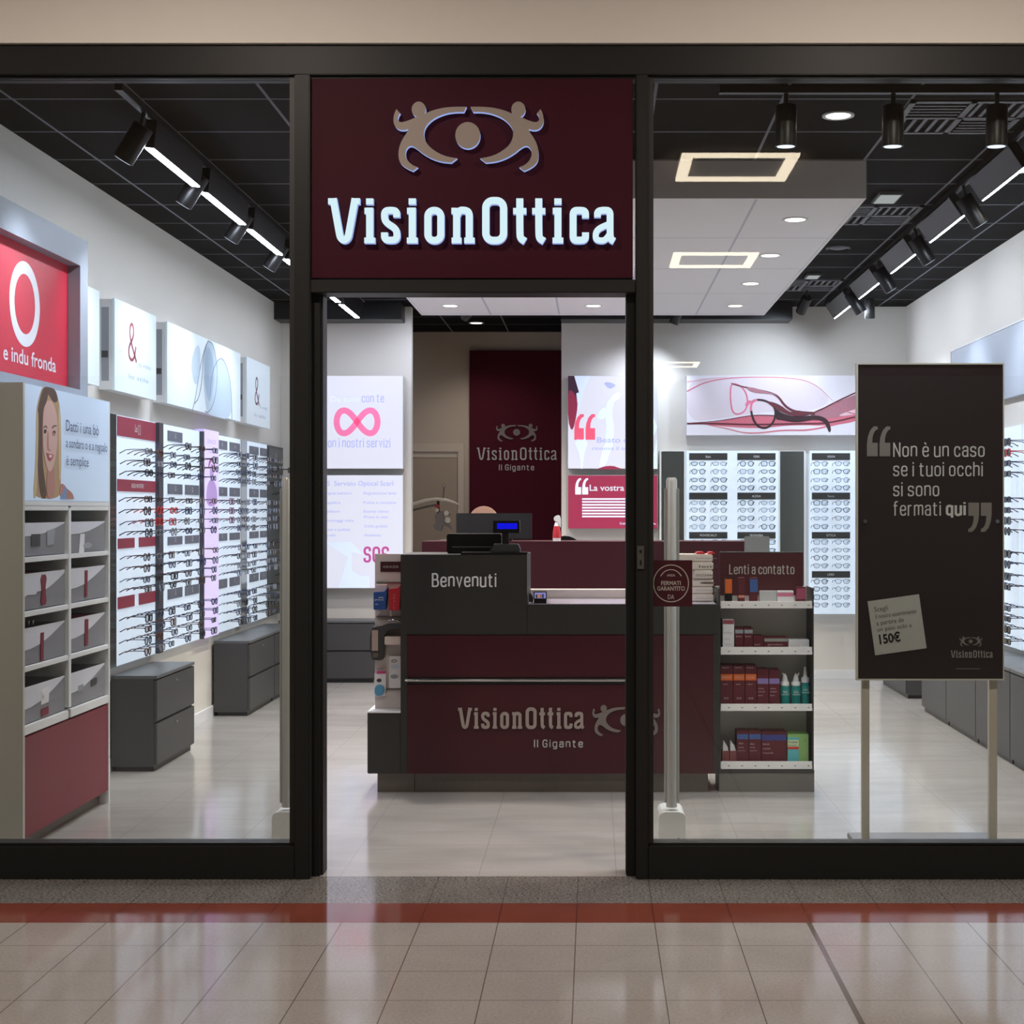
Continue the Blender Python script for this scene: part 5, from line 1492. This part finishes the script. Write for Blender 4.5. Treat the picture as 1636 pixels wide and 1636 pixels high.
build('stand_body', MB().box(PX(853, yt), PX(873, yt), yt, yt + .05, lzt + .005, PZ(956.5, yt), BLACKP), t)
m = MB().pbox(P, PX(852.5, yt), PX(873.5, yt), PZ(957, yt), PZ(945, yt), -.012, 0, BLACKP)
m.pbox(P, PX(854, yt), PX(872, yt), PZ(956, yt), PZ(946.5, yt), 0, .002, mat('card_blue', (150, 150, 224), .4, emit=.4))
for k, c_ in enumerate(((90, 60, 60), (220, 180, 130), (190, 120, 80), (60, 70, 110))):
    m.pbox(P, PX(856 + k * 3.4, yt), PX(858.6 + k * 3.4, yt), PZ(955.5, yt), PZ(950 - (k % 2), yt), .002, .003, mat('card_bit_%s' % 'abcd'[k], c_, .5, emit=.15))
build('picture_card', m, t)
t = thing('card_reader', 'small dark card reader beside the lit picture card', 'card reader', (PX(847.5, 8.42), 8.42, lzt + .005))
build('reader_body', MB().prism(FRONT(8.46), chaikin([(PX(845, 8.42), lzt + .005), (PX(852, 8.42), lzt + .005), (PX(852, 8.42), PZ(953, 8.42)), (PX(848, 8.42), PZ(947, 8.42)), (PX(845, 8.42), PZ(947, 8.42))], 1, True), 0, .07, DARKC), t)
build('receipt_slip', MB().box(PX(845, 8.38), PX(849, 8.38), 8.36, 8.385, lzt + .005, lzt + .01, WHITEP), t)
# stacks of white goods on the counter next to the contact lens rack
stk = [(1084, 1140, 965.5, 953, 'lowest white folded case in the stack beside the contact lens sign'), (1084, 1140, 953, 942, 'white box second from below in the stack beside the contact lens sign'),
       (1107, 1140, 942, 929, 'white box with a dark slot, middle of the stack beside the contact lens sign'), (1108, 1140, 929, 915, 'printed white box fourth from below in the stack beside the contact lens sign'),
       (1086, 1140, 915, 902, 'printed white box second from top in the stack beside the contact lens sign'), (1086, 1140, 902, 889.5, 'topmost white box in the stack beside the contact lens sign')]
zb_ = lzt + .0045
ys_ = 8.5
for k, (a, b, c_, d_, lb) in enumerate(stk):
    zt_ = zb_ + (c_ - d_) * ys_ / F
    t = thing('white_box', lb, 'box', (PX((a + b) / 2, ys_), ys_ + .09, zb_), 'white boxes stacked on the counter')
    build('box_body', MB().box(PX(1072 if a < 1100 else a, ys_), PX(b - (k % 2), ys_), ys_ + .004 * (k % 3), ys_ + .18, zb_, zt_, mat('box_white', (226, 218, 212), .55)), t, bev=.006)
    m = MB()
    Pw = FRONT(ys_ + .004 * (k % 3))
    if k == 2: m.prism(Pw, chaikin([(PX(1119, ys_), zb_ + .018), (PX(1142, ys_), zb_ + .018), (PX(1142, ys_), zb_ + .03), (PX(1119, ys_), zb_ + .03)], 1, True), 0, .001, mat('slot_brown', (110, 98, 88), .6))
    elif k in (3, 4): m.text(Pw, 'OCCHIALI' if k == 3 else 'lenti', PX(1112 if k == 3 else 1117, ys_), zb_ + .015, .014, DARKC, .001, width=30 * ys_ / F)
    else: m.pbox(Pw, PX(1112, ys_), PX(1146, ys_), zb_ + .02, zb_ + .022, 0, .0006, GREYP)
    build('box_print', m, t)
    zb_ = zt_
for k, (a, b) in enumerate(((1112, 1128), (1131, 1144))):
    t = tag(build('red_case', MB().prism(FRONT(ys_ + .08), chaikin([(PX(a, ys_), zb_), (PX(b, ys_), zb_), (PX(b - 2, ys_), zb_ + .013), (PX(a + 2, ys_), zb_ + .013)], 2, True), -.06, .06, mat('soft_red', (200, 40, 50), .45)), loc=(PX((a + b) / 2, ys_), ys_ + .08, zb_)),
            'flat red case on top of the white box stack, %s the quote sign' % ('farther from' if k == 0 else 'nearer to'), 'case', 'red cases on the white boxes')

# ------------------------------------------------------------------ burgundy back cabinet, monitor, chairs behind the counter
Yb = 11.0
P = FRONT(Yb)
bzt = PZ(865, Yb)
t = thing('back_cabinet', 'long burgundy cabinet standing behind the service counter', 'cabinet', (PX(940, Yb), Yb + .2, 0))
build('cabinet_body', MB().box(PX(674, Yb), PX(1204, Yb), Yb, Yb + .45, 0.06, bzt, mat('back_burgundy', (54, 14, 25), .5, spec=.3)), t, bev=.003)
build('plinth', MB().box(PX(674, Yb) + .03, PX(1204, Yb) - .03, Yb + .03, Yb + .42, 0, .06, STEELD), t)
ym_ = 11.15
zm0 = bzt
t = thing('monitor', 'large dark grey monitor seen from the back, behind the black till box', 'monitor', (PX(789, ym_), ym_, bzt))
build('monitor_back', MB().box(PX(729, ym_), PX(849.5, ym_), ym_, ym_ + .04, bzt + .012, PZ(820, ym_), mat('monitor_grey', (26, 27, 30), .5)), t, bev=.004)
build('monitor_foot', MB().box(PX(760, ym_), PX(818, ym_), ym_ - .02, ym_ + .12, bzt, bzt + .012, BLACKP), t)
ym2 = 10.8
t = thing('monitor', 'small grey monitor back on a pole beside the contact lens sign', 'monitor', (PX(1210, ym2), ym2 + .02, 0))
build('monitor_back', MB().box(PX(1190, ym2), PX(1229.5, ym2), ym2, ym2 + .04, PZ(893, ym2), PZ(857, ym2), mat('monitor_pale', (112, 114, 116), .5)), t, bev=.005)
build('monitor_pole', MB().tube([(PX(1210, ym2), ym2 + .02, .02), (PX(1210, ym2), ym2 + .02, PZ(893, ym2) + .01)], .02, BLACK, 14), t)
build('pole_base', MB().lathe(PX(1210, ym2), ym2 + .02, [(.12, 0), (.12, .012), (.03, .03)], BLACK, 24), t)
ybt = 11.12
t = thing('spray_bottle', 'red and white spray bottle standing on the burgundy back cabinet', 'spray bottle', (PX(889.5, ybt), ybt, bzt))
xb_ = PX(889.5, ybt)
qq = ybt / F
build('bottle_body', MB().lathe(xb_, ybt, [(6.3 * qq, bzt), (6.5 * qq, bzt + 4 * qq), (6 * qq, bzt + 14 * qq), (4.2 * qq, bzt + 24 * qq), (2.6 * qq, bzt + 30 * qq)], WHITE, 18), t)
build('bottle_label', MB().lathe(xb_, ybt, [(6.7 * qq, bzt + 5 * qq), (6.2 * qq, bzt + 14 * qq), (4.5 * qq, bzt + 24 * qq)], REDB, 18, False), t)
m = MB().prism(FRONT(ybt + .012), chaikin([(xb_ - 4 * qq, bzt + 32 * qq), (xb_ - 5 * qq, bzt + 38 * qq), (xb_ + 1 * qq, bzt + 42 * qq), (xb_ + 6.5 * qq, bzt + 40 * qq), (xb_ + 6.5 * qq, bzt + 22 * qq), (xb_ + 5 * qq, bzt + 22 * qq), (xb_ + 3 * qq, bzt + 30 * qq)], 1, True), 0, .024, WHITE)
build('spray_trigger', m, t)


def desk_chair(xc, yc, ztop, w, mt, lb):
    t_ = thing('desk_chair', lb, 'chair', (xc, yc, 0))
    zb2 = ztop - .5
    pts = [(-w / 2, .06), (-w / 2 * .95, .3)] + [(w / 2 * .93 * math.cos(a), .36 + .14 * math.sin(a)) for a in [math.pi - math.pi * i / 12 for i in range(13)]] + [(w / 2 * .95, .3), (w / 2, .06), (w / 2 * .8, 0), (-w / 2 * .8, 0)]
    build('backrest', MB().prism(FRONT(yc - .18), [(xc + a, zb2 + b_) for a, b_ in pts], -.05, .0, mt), t_, bev=.008)
    build('seat', MB().box(xc - .23, xc + .23, yc - .2, yc + .25, .44, .51, mt), t_, bev=.02)
    build('back_stem', MB().box(xc - .03, xc + .03, yc - .13, yc - .11, .45, zb2 + .2, BLACKP), t_)
    build('gas_column', MB().tube([(xc, yc, .08), (xc, yc, .44)], .028, BLACK, 14), t_)
    for k in range(5):
        a = 2 * math.pi * k / 5 + .3
        lg = build('base_leg', MB().tube([(xc, yc, .1), (xc + .27 * math.cos(a), yc + .27 * math.sin(a), .065)], [.025, .018], BLACKP, 8), t_)
        WLOC[lg.name] = WLOC[t_.name]
        cs = build('caster', MB().tube([(xc + .27 * math.cos(a) - .02, yc + .27 * math.sin(a), .028), (xc + .27 * math.cos(a) + .02, yc + .27 * math.sin(a), .028)], .028, BLACKP, 12), None, loc=WLOC[t_.name])
        cs.parent = lg; cs.location = (0, 0, 0)


ych = 12.0
desk_chair(PX(775, ych), ych, PZ(808.5, ych), .27, mat('tan_fabric', (160, 126, 108), .8, noise=.12, nscale=60), 'rounded tan chair back peeking over the large grey monitor')
desk_chair(PX(903, ych), ych, PZ(855.5, ych), .32, BLACKP, 'rounded black chair back behind the spray bottle')

# eye-test arm in the recess
yo = 15.2
P = FRONT(yo)
qq = yo / F
ARM = mat('ivory_arm', (206, 194, 178), .4)
t = thing('eye_test_unit', 'ivory eye-test arm with a hanging grey lens head in the recess', 'optical instrument', (-2.05, yo, 0))
ox_ = -2.05
build('unit_column', MB().lathe(ox_, yo, [(.22, 0), (.22, .05), (.06, .08), (.05, 1.3), (.05, 1.56), (.03, 1.6)], ARM, 20), t)
def o2(px, py): return (PX(px, yo), yo, PZ(py, yo))
build('unit_arm', MB().tube([(ox_, yo, 1.5), (PX(640, yo), yo, PZ(810, yo)), o2(661, 806), o2(680, 800), o2(697, 797.5), o2(712, 799), o2(724, 802), o2(734.5, 807)], [.03, .026, .024, .022, .02, .018, .013, .008], ARM, 12), t)
build('unit_arm_lower', MB().tube([(ox_, yo + .03, 1.42), o2(661, 815), o2(680, 810), o2(700, 806)], .011, STEELD, 8), t)
build('chart_rod', MB().tube([o2(708, 799), o2(709, 786), o2(710, 776)], .005, STEELD, 6).tube([o2(710, 778), o2(709.5, 773)], [.016, .008], CHROME, 8), t)
build('head_hanger', MB().tube([o2(700, 800), o2(700, 813), o2(702, 826)], .014, BLACK, 8), t)
build('red_knob', MB().tube([(PX(699, yo), yo - .05, PZ(809, yo)), (PX(699, yo), yo - .02, PZ(809, yo))], .02, mat('red_knob', (176, 54, 54), .3), 14), t)
m = MB().prism(FRONT(yo + .02), chaikin([(PX(a, yo), PZ(b, yo)) for a, b in ((696, 822), (706, 815), (722, 822), (716, 825), (708, 823), (712, 832), (720, 838), (723, 848), (716, 842), (708, 838), (706, 849), (698, 848), (692, 840), (697, 836), (695, 828))], 1, True), 0, .05, mat('head_grey', (120, 112, 108), .4))
build('lens_head', m, t)
for a, b, r in ((714, 820, 4), (716, 831, 4.5), (699, 815, 3)):
    build('lens_dial', MB().tube([(PX(a, yo), yo - .06, PZ(b, yo)), (PX(a, yo), yo - .03, PZ(b, yo))], r * qq, CREAM, 14), t)
build('unit_table', MB().box(PX(704, yo), PX(730, yo), yo - .1, yo + .15, PZ(862, yo) - .02, PZ(862, yo), CREAM).box(PX(712, yo), PX(722, yo), yo, yo + .06, 0, PZ(862, yo) - .02, CREAM).box(ox_, PX(720, yo), yo - .02, yo + .06, .02, .06, CREAM), t)

# ------------------------------------------------------------------ contact lens rack
YL2 = 8.37
P = FRONT(YL2)
q = YL2 / F
def rx(px): return PX(px, YL2)
def rz(py): return PZ(py, YL2)
RG = mat('rack_grey', (240, 240, 238), .5); RD = mat('rack_dark', (58, 58, 57), .5)
SHW = mat('shelf_lip_white', (240, 240, 240), .4)
x0, x1 = rx(1149), rx(1301)
D = .27
t = thing('contact_lens_rack', 'grey open rack of contact lens goods with a burgundy header board', 'display rack', ((x0 + x1) / 2, YL2 + .18, 0))
build('plinth', MB().box(x0, x1, YL2, YL2 + D, 0, rz(1235), mat('rack_plinth', (112, 110, 106), .5)), t)
build('bottom_shelf', MB().box(x0, x1, YL2 - .002, YL2 + D, rz(1235), rz(1230), RD), t)
build('side_panel', MB().box(x0 - .006, x0 + .006, YL2, YL2 + D, rz(1230), rz(940), RD), t)
build('side_panel', MB().box(x1 - .008, x1, YL2 + .02, YL2 + D, rz(1230), rz(940), RD), t)
build('back_panel', MB().box(x0 + .006, x1 - .008, YL2 + D - .012, YL2 + D, rz(1230), rz(940), RG), t)
hy = YL2 + D - .05
m = MB().box(PX(1150, hy), PX(1283, hy), hy, hy + .02, rz(955), PZ(883, hy), BURGD)
build('header_board', m, t)
m = MB().box(PX(1150, hy), PX(1283, hy), hy - .002, hy + .022, PZ(883, hy), PZ(881.5, hy), CHROME)
build('header_edge', m, t)
m = MB()
dtext(m, FRONT(hy), 'Lenti a contatto', PX(1165, hy), PX(1269, hy), PZ(917.5, hy), 16 * hy / F, LETTER, .002, wt=.12)
build('header_lettering', m, t)
shelves = [(972, 961), (1046, 1034), (1136, 1125), (1229, 1217)]
for k, (a, b) in enumerate(shelves):
    z0 = rz(a)
    build('shelf', MB().box(x0 + .006, x1 - .008, YL2 + .02, YL2 + D - .012, z0, z0 + .014, RG), t)
    lp_ = MB().box(x0 + .01, x1 - .012, YL2 + .006, YL2 + .02, z0, rz(b), SHW)
    for kk in range(7): lp_.pbox(FRONT(YL2 + .006), x0 + .05 + kk * .075, x0 + .06 + kk * .075, z0 + .016, z0 + .02, 0, .0005, DARKC)
    build('shelf_lip', lp_, t, bev=.0)
SZ = [rz(a) + .0145 for a, b in shelves]
MARB = mat('maroon_carton', (92, 29, 42), .5); ORG = mat('orange_band', (216, 104, 44), .5); VIO = mat('violet_band', (138, 120, 178), .5); NAV = mat('navy_band', (58, 66, 132), .5)
MIDB = mat('mid_blue_band', (64, 96, 156), .5); GRN = mat('leaf_green_carton', (140, 186, 112), .5); TEAL = mat('teal_liquid', (30, 128, 126), .25); CYN = mat('cyan_print', (96, 186, 196), .5)
TEX = mat('carton_print', (196, 176, 176), .6)


def carton(name, lb, pa, pb, ptop, sh, mt, band=None, bandpy=None, texts=(), depth=.12, y0_=None, grp='cartons on the contact lens rack', extra=None):
    y = (y0_ if y0_ is not None else YL2 + .06)
    f_ = y / F
    xa, xb = PX(pa, y), PX(pb, y)
    z0, z1 = SZ[sh], PZ(ptop, y)
    b = thing(name, lb, 'box', ((xa + xb) / 2, y + depth / 2, z0), grp)
    build('carton_body', MB().box(xa + .0006, xb - .0006, y, y + depth, z0, z1, mt), b, bev=.002)
    Pc = FRONT(y)
    if band:
        build('carton_band', MB().pbox(Pc, xa + .002, xb - .002, PZ(bandpy[1], y), PZ(bandpy[0], y), 0, .0008, band), b)
    if texts or extra:
        m_ = MB()
        for s_, ta, tb, tc, tw_ in texts: m_.text(Pc, s_, PX(ta, y), PZ(tb, y), tc * f_, TEX, .0015, width=tw_ * f_)
        if extra: extra(m_, Pc, y)
        build('carton_print', m_, b)
    return b


# third shelf: three cartons with orange bands, two with violet bands, three bottles
for k, (a, b_, lb, w_) in enumerate(((1151, 1171, 'maroon carton with an orange band, leftmost on the third shelf', 'PEN'), (1171.4, 1190, 'maroon carton with an orange band, between two like it', 'HEALTH'), (1190.4, 1209, 'maroon carton with an orange band, next to the violet-banded carton', 'LENS'))):
    carton('lens_carton', lb, a, b_, 1063, 2, MARB, ORG, (1077, 1087), [(w_, a + 3, 1084, 4, 12), ('lenti', a + 3, 1067.5, 2.5, 10), ('aqua', a + 4, 1094, 2.5, 8), ('30', a + 5, 1117, 3, 8)])
for k, (a, b_, lb) in enumerate(((1209.4, 1228, 'maroon carton with a violet band, beside the orange-banded cartons'), (1228.4, 1246, 'maroon carton with a violet band, beside the teal bottles'))):
    carton('lens_carton', lb, a, b_, 1069 + k, 2, MARB, VIO, (1084, 1092.5), [('soluzione', a + 2, 1101, 2.5, 9), ('unica per', a + 2, 1106, 2.5, 11), ('lenti', a + 2, 1112, 2.5, 7)])
for k, (a, rr_, lb, cap_) in enumerate(((1254, 7.8, 'teal solution bottle with a white pump, beside the violet-banded carton', 'pump'), (1271.5, 7.8, 'teal solution bottle with a tilted white cap, between two bottles', 'tilt'), (1286.5, 6.8, 'taller teal bottle with a white nozzle, at the rack edge', 'nozzle'))):
    y = YL2 + .1; f_ = y / F
    xc, z0, r = PX(a, y), SZ[2], rr_ * f_
    zt_ = PZ(1095 if k < 2 else 1090, y)
    b = thing('solution_bottle', lb, 'bottle', (xc, y, z0), 'teal bottles on the contact lens rack')
    build('bottle_body', MB().lathe(xc, y, [(r * .92, z0), (r, z0 + .006), (r, zt_ - .008), (r * .8, zt_)], TEAL, 20), b)
    build('bottle_label', MB().lathe(xc, y, [(r * 1.01, z0 + (zt_ - z0) * .55), (r * 1.01, z0 + (zt_ - z0) * .85)], mat('teal_label', (52, 146, 142), .4), 20, False), b)
    m_ = MB().text(FRONT(y - r * 1.03), 'SOL', xc, z0 + (zt_ - z0) * .66, 3.4 * f_, WHITEP, .001, width=8 * f_, align='c').pbox(FRONT(y - r * 1.03), xc - 6 * f_, xc + 6 * f_, z0 + (zt_ - z0) * .57, z0 + (zt_ - z0) * .59, 0, .001, WHITEP)
    build('bottle_print', m_, b)
    if cap_ == 'nozzle':
        build('bottle_cap', MB().lathe(xc, y, [(r * .95, zt_), (r * .95, zt_ + 7 * f_), (r * .5, zt_ + 9 * f_), (r * .3, zt_ + 24 * f_), (.003, zt_ + 25 * f_)], WHITE, 18), b)
    else:
        build('bottle_cap', MB().lathe(xc, y, [(r * .9, zt_), (r * .95, zt_ + 5 * f_), (r * .6, zt_ + 7 * f_), (r * .5, zt_ + 13 * f_), (r * .2, zt_ + 18 * f_), (.003, zt_ + 19 * f_)], WHITE, 18), b)
        m_ = MB().tube([(xc, y, zt_ + 12 * f_), (xc - (4 if cap_ == 'pump' else -5) * f_, y - .01, zt_ + 20 * f_)], [.008, .003], WHITE, 8)
        build('bottle_spout', m_, b)
# bottom shelf
carton('lens_carton', 'maroon carton with a mid blue band, beside the white sachets', 1177, 1196, 1168, 3, MARB, MIDB, (1173, 1181), [('Air', 1180, 1189, 3, 8), ('aria', 1180, 1195, 2.5, 8), ('toric', 1179, 1200, 2, 11)])
carton('lens_carton', 'maroon carton with a mid blue band, beside the wide navy-banded carton', 1196.4, 1216, 1168, 3, MARB, MIDB, (1173, 1181), [('Air', 1198, 1190, 3, 8), ('aria', 1198, 1195, 2.5, 8), ('toric', 1198, 1200, 2, 11)])
carton('lens_carton', 'wide maroon carton with a navy band on the bottom shelf', 1216.4, 1257, 1169, 3, MARB, NAV, (1174, 1183), [('lenti', 1219, 1190, 3, 10), ('progressive', 1219, 1197, 2.5, 12), ('mensili', 1219, 1204, 2.5, 16)])
def gx(m_, Pc, y):
    m_.pbox(Pc, PX(1258.5, y), PX(1276, y), PZ(1218, y), PZ(1178, y), 0, .0008, CYN)
    m_.pbox(Pc, PX(1258.5, y), PX(1276, y), PZ(1197, y), PZ(1193, y), .0008, .0014, mat('red_stripe', (206, 70, 62), .5))
    m_.pbox(Pc, PX(1258.5, y), PX(1276, y), PZ(1193, y), PZ(1182, y), .0008, .0012, mat('pale_lime', (206, 222, 180), .5))
    m_.text(Pc, 'Kopea', PX(1260, y), PZ(1187, y), 4 * y / F, DARKC, .002, width=14 * y / F); m_.text(Pc, 'Ecolor', PX(1260, y), PZ(1192, y), 3 * y / F, DARKC, .002, width=14 * y / F)
    m_.ribbon(Pc, [(PX(1284, y), PZ(1210, y)), (PX(1289, y), PZ(1199, y))], .8 * y / F, 0, .001, TEX); m_.prism(Pc, ellipse(PX(1287, y), PZ(1183, y), .8 * y / F, .8 * y / F, 10), 0, .001, DARKC)
carton('lens_carton', 'light green carton with a cyan picture on the bottom shelf', 1258, 1292, 1173, 3, GRN, extra=gx, depth=.14)
for k, a in enumerate((1154, 1166)):
    y = YL2 + .07
    b = thing('sachet_pack', 'small white-topped sachet pack on the bottom shelf, %s' % ('at the rack side' if k == 0 else 'beside the blue-banded carton'), 'sachet', (PX(a + 5, y), y, SZ[3]), 'sachets on the contact lens rack')
    build('sachet_box', MB().box(PX(a, y), PX(a + 11, y), y, y + .1, SZ[3], PZ(1200, y), mat('dusty_maroon', (134, 74, 78), .5)), b)
    build('sachet_foil', MB().prism(FRONT(y + .03), [(PX(a + 1, y), PZ(1200, y)), (PX(a + 10, y), PZ(1200, y)), (PX(a + 8, y), PZ(1192, y)), (PX(a + 2 - k, y), PZ(1183, y))], 0, .02, WHITEP), b)
# second shelf
carton('lens_carton', 'tall white carton with a maroon top on the second shelf', 1154.5, 1173, 990, 1, WHITEP, mat('dusty_rose', (150, 72, 88), .5), (990.5, 997), [('Softlens', 1156, 1012, 3, 14), ('daily', 1157, 1022, 2.5, 10), ('comfort', 1157, 1030, 2.5, 13)], y0_=YL2 + .03)
y = YL2 + .06
for k, (a, b_, tp, lb, bd) in enumerate(((1174, 1188, 1003, 'maroon carton with a grey band, beside the tall white carton', GREYP), (1188.5, 1203, 1003, 'maroon carton with a grey band, second from the tall white carton', GREYP), (1203.5, 1220, 1016, 'low maroon carton without band on the second shelf', None), (1220.5, 1259, 1018, 'long low maroon carton with a silver-green strip on the second shelf', mat('silver_green', (150, 158, 152), .4)))):
    carton('lens_carton', lb, a, b_, tp, 1, MARB, bd, ((tp + 3, tp + 9) if k < 2 else (tp + 2, tp + 7)) if bd else None, [('lenti', a + 2, tp + 15, 3, 9)] if k < 3 else [('giornaliere', a + 6, tp + 13, 3, 24)])
carton('lens_carton', 'low white carton at the end of the second shelf', 1259.5, 1293, 1022, 1, WHITEP, None, None, [('2 0 6', 1264, 1034, 3.5, 13)])
# top shelf
def tb(pa, pb, ptop, lb, mt, band, bp):
    carton('tester_box', lb, pa, pb, ptop, 0, mt, band, bp, grp='small boxes on the top rack shelf', depth=.04, y0_=YL2 + .05)
tb(1158, 1170, 923, 'slim black and orange tester box on the top shelf', BLACKP, ORG, (925, 948))
tb(1179, 1190, 923, 'slim maroon tester box with a pale foot on the top shelf', MARB, mat('salmon', (212, 140, 124), .5), (951, 955))
tb(1197.5, 1211, 923, 'maroon and blue tester box on the top shelf', MARB, MIDB, (925, 946))
tb(1213, 1241, 944, 'flat pale box with a dark eye picture on the top shelf', mat('pale_grey_card', (186, 188, 190), .5), None, None)
tb(1241.5, 1268, 944, 'flat white box with pink print on the top shelf', WHITEP, mat('pink_print', (206, 120, 150), .5), (947, 953))
tb(1272, 1288, 938, 'clear-fronted maroon box at the rack edge on the top shelf', MARB, mat('rose_band', (160, 76, 104), .5), (940, 957))
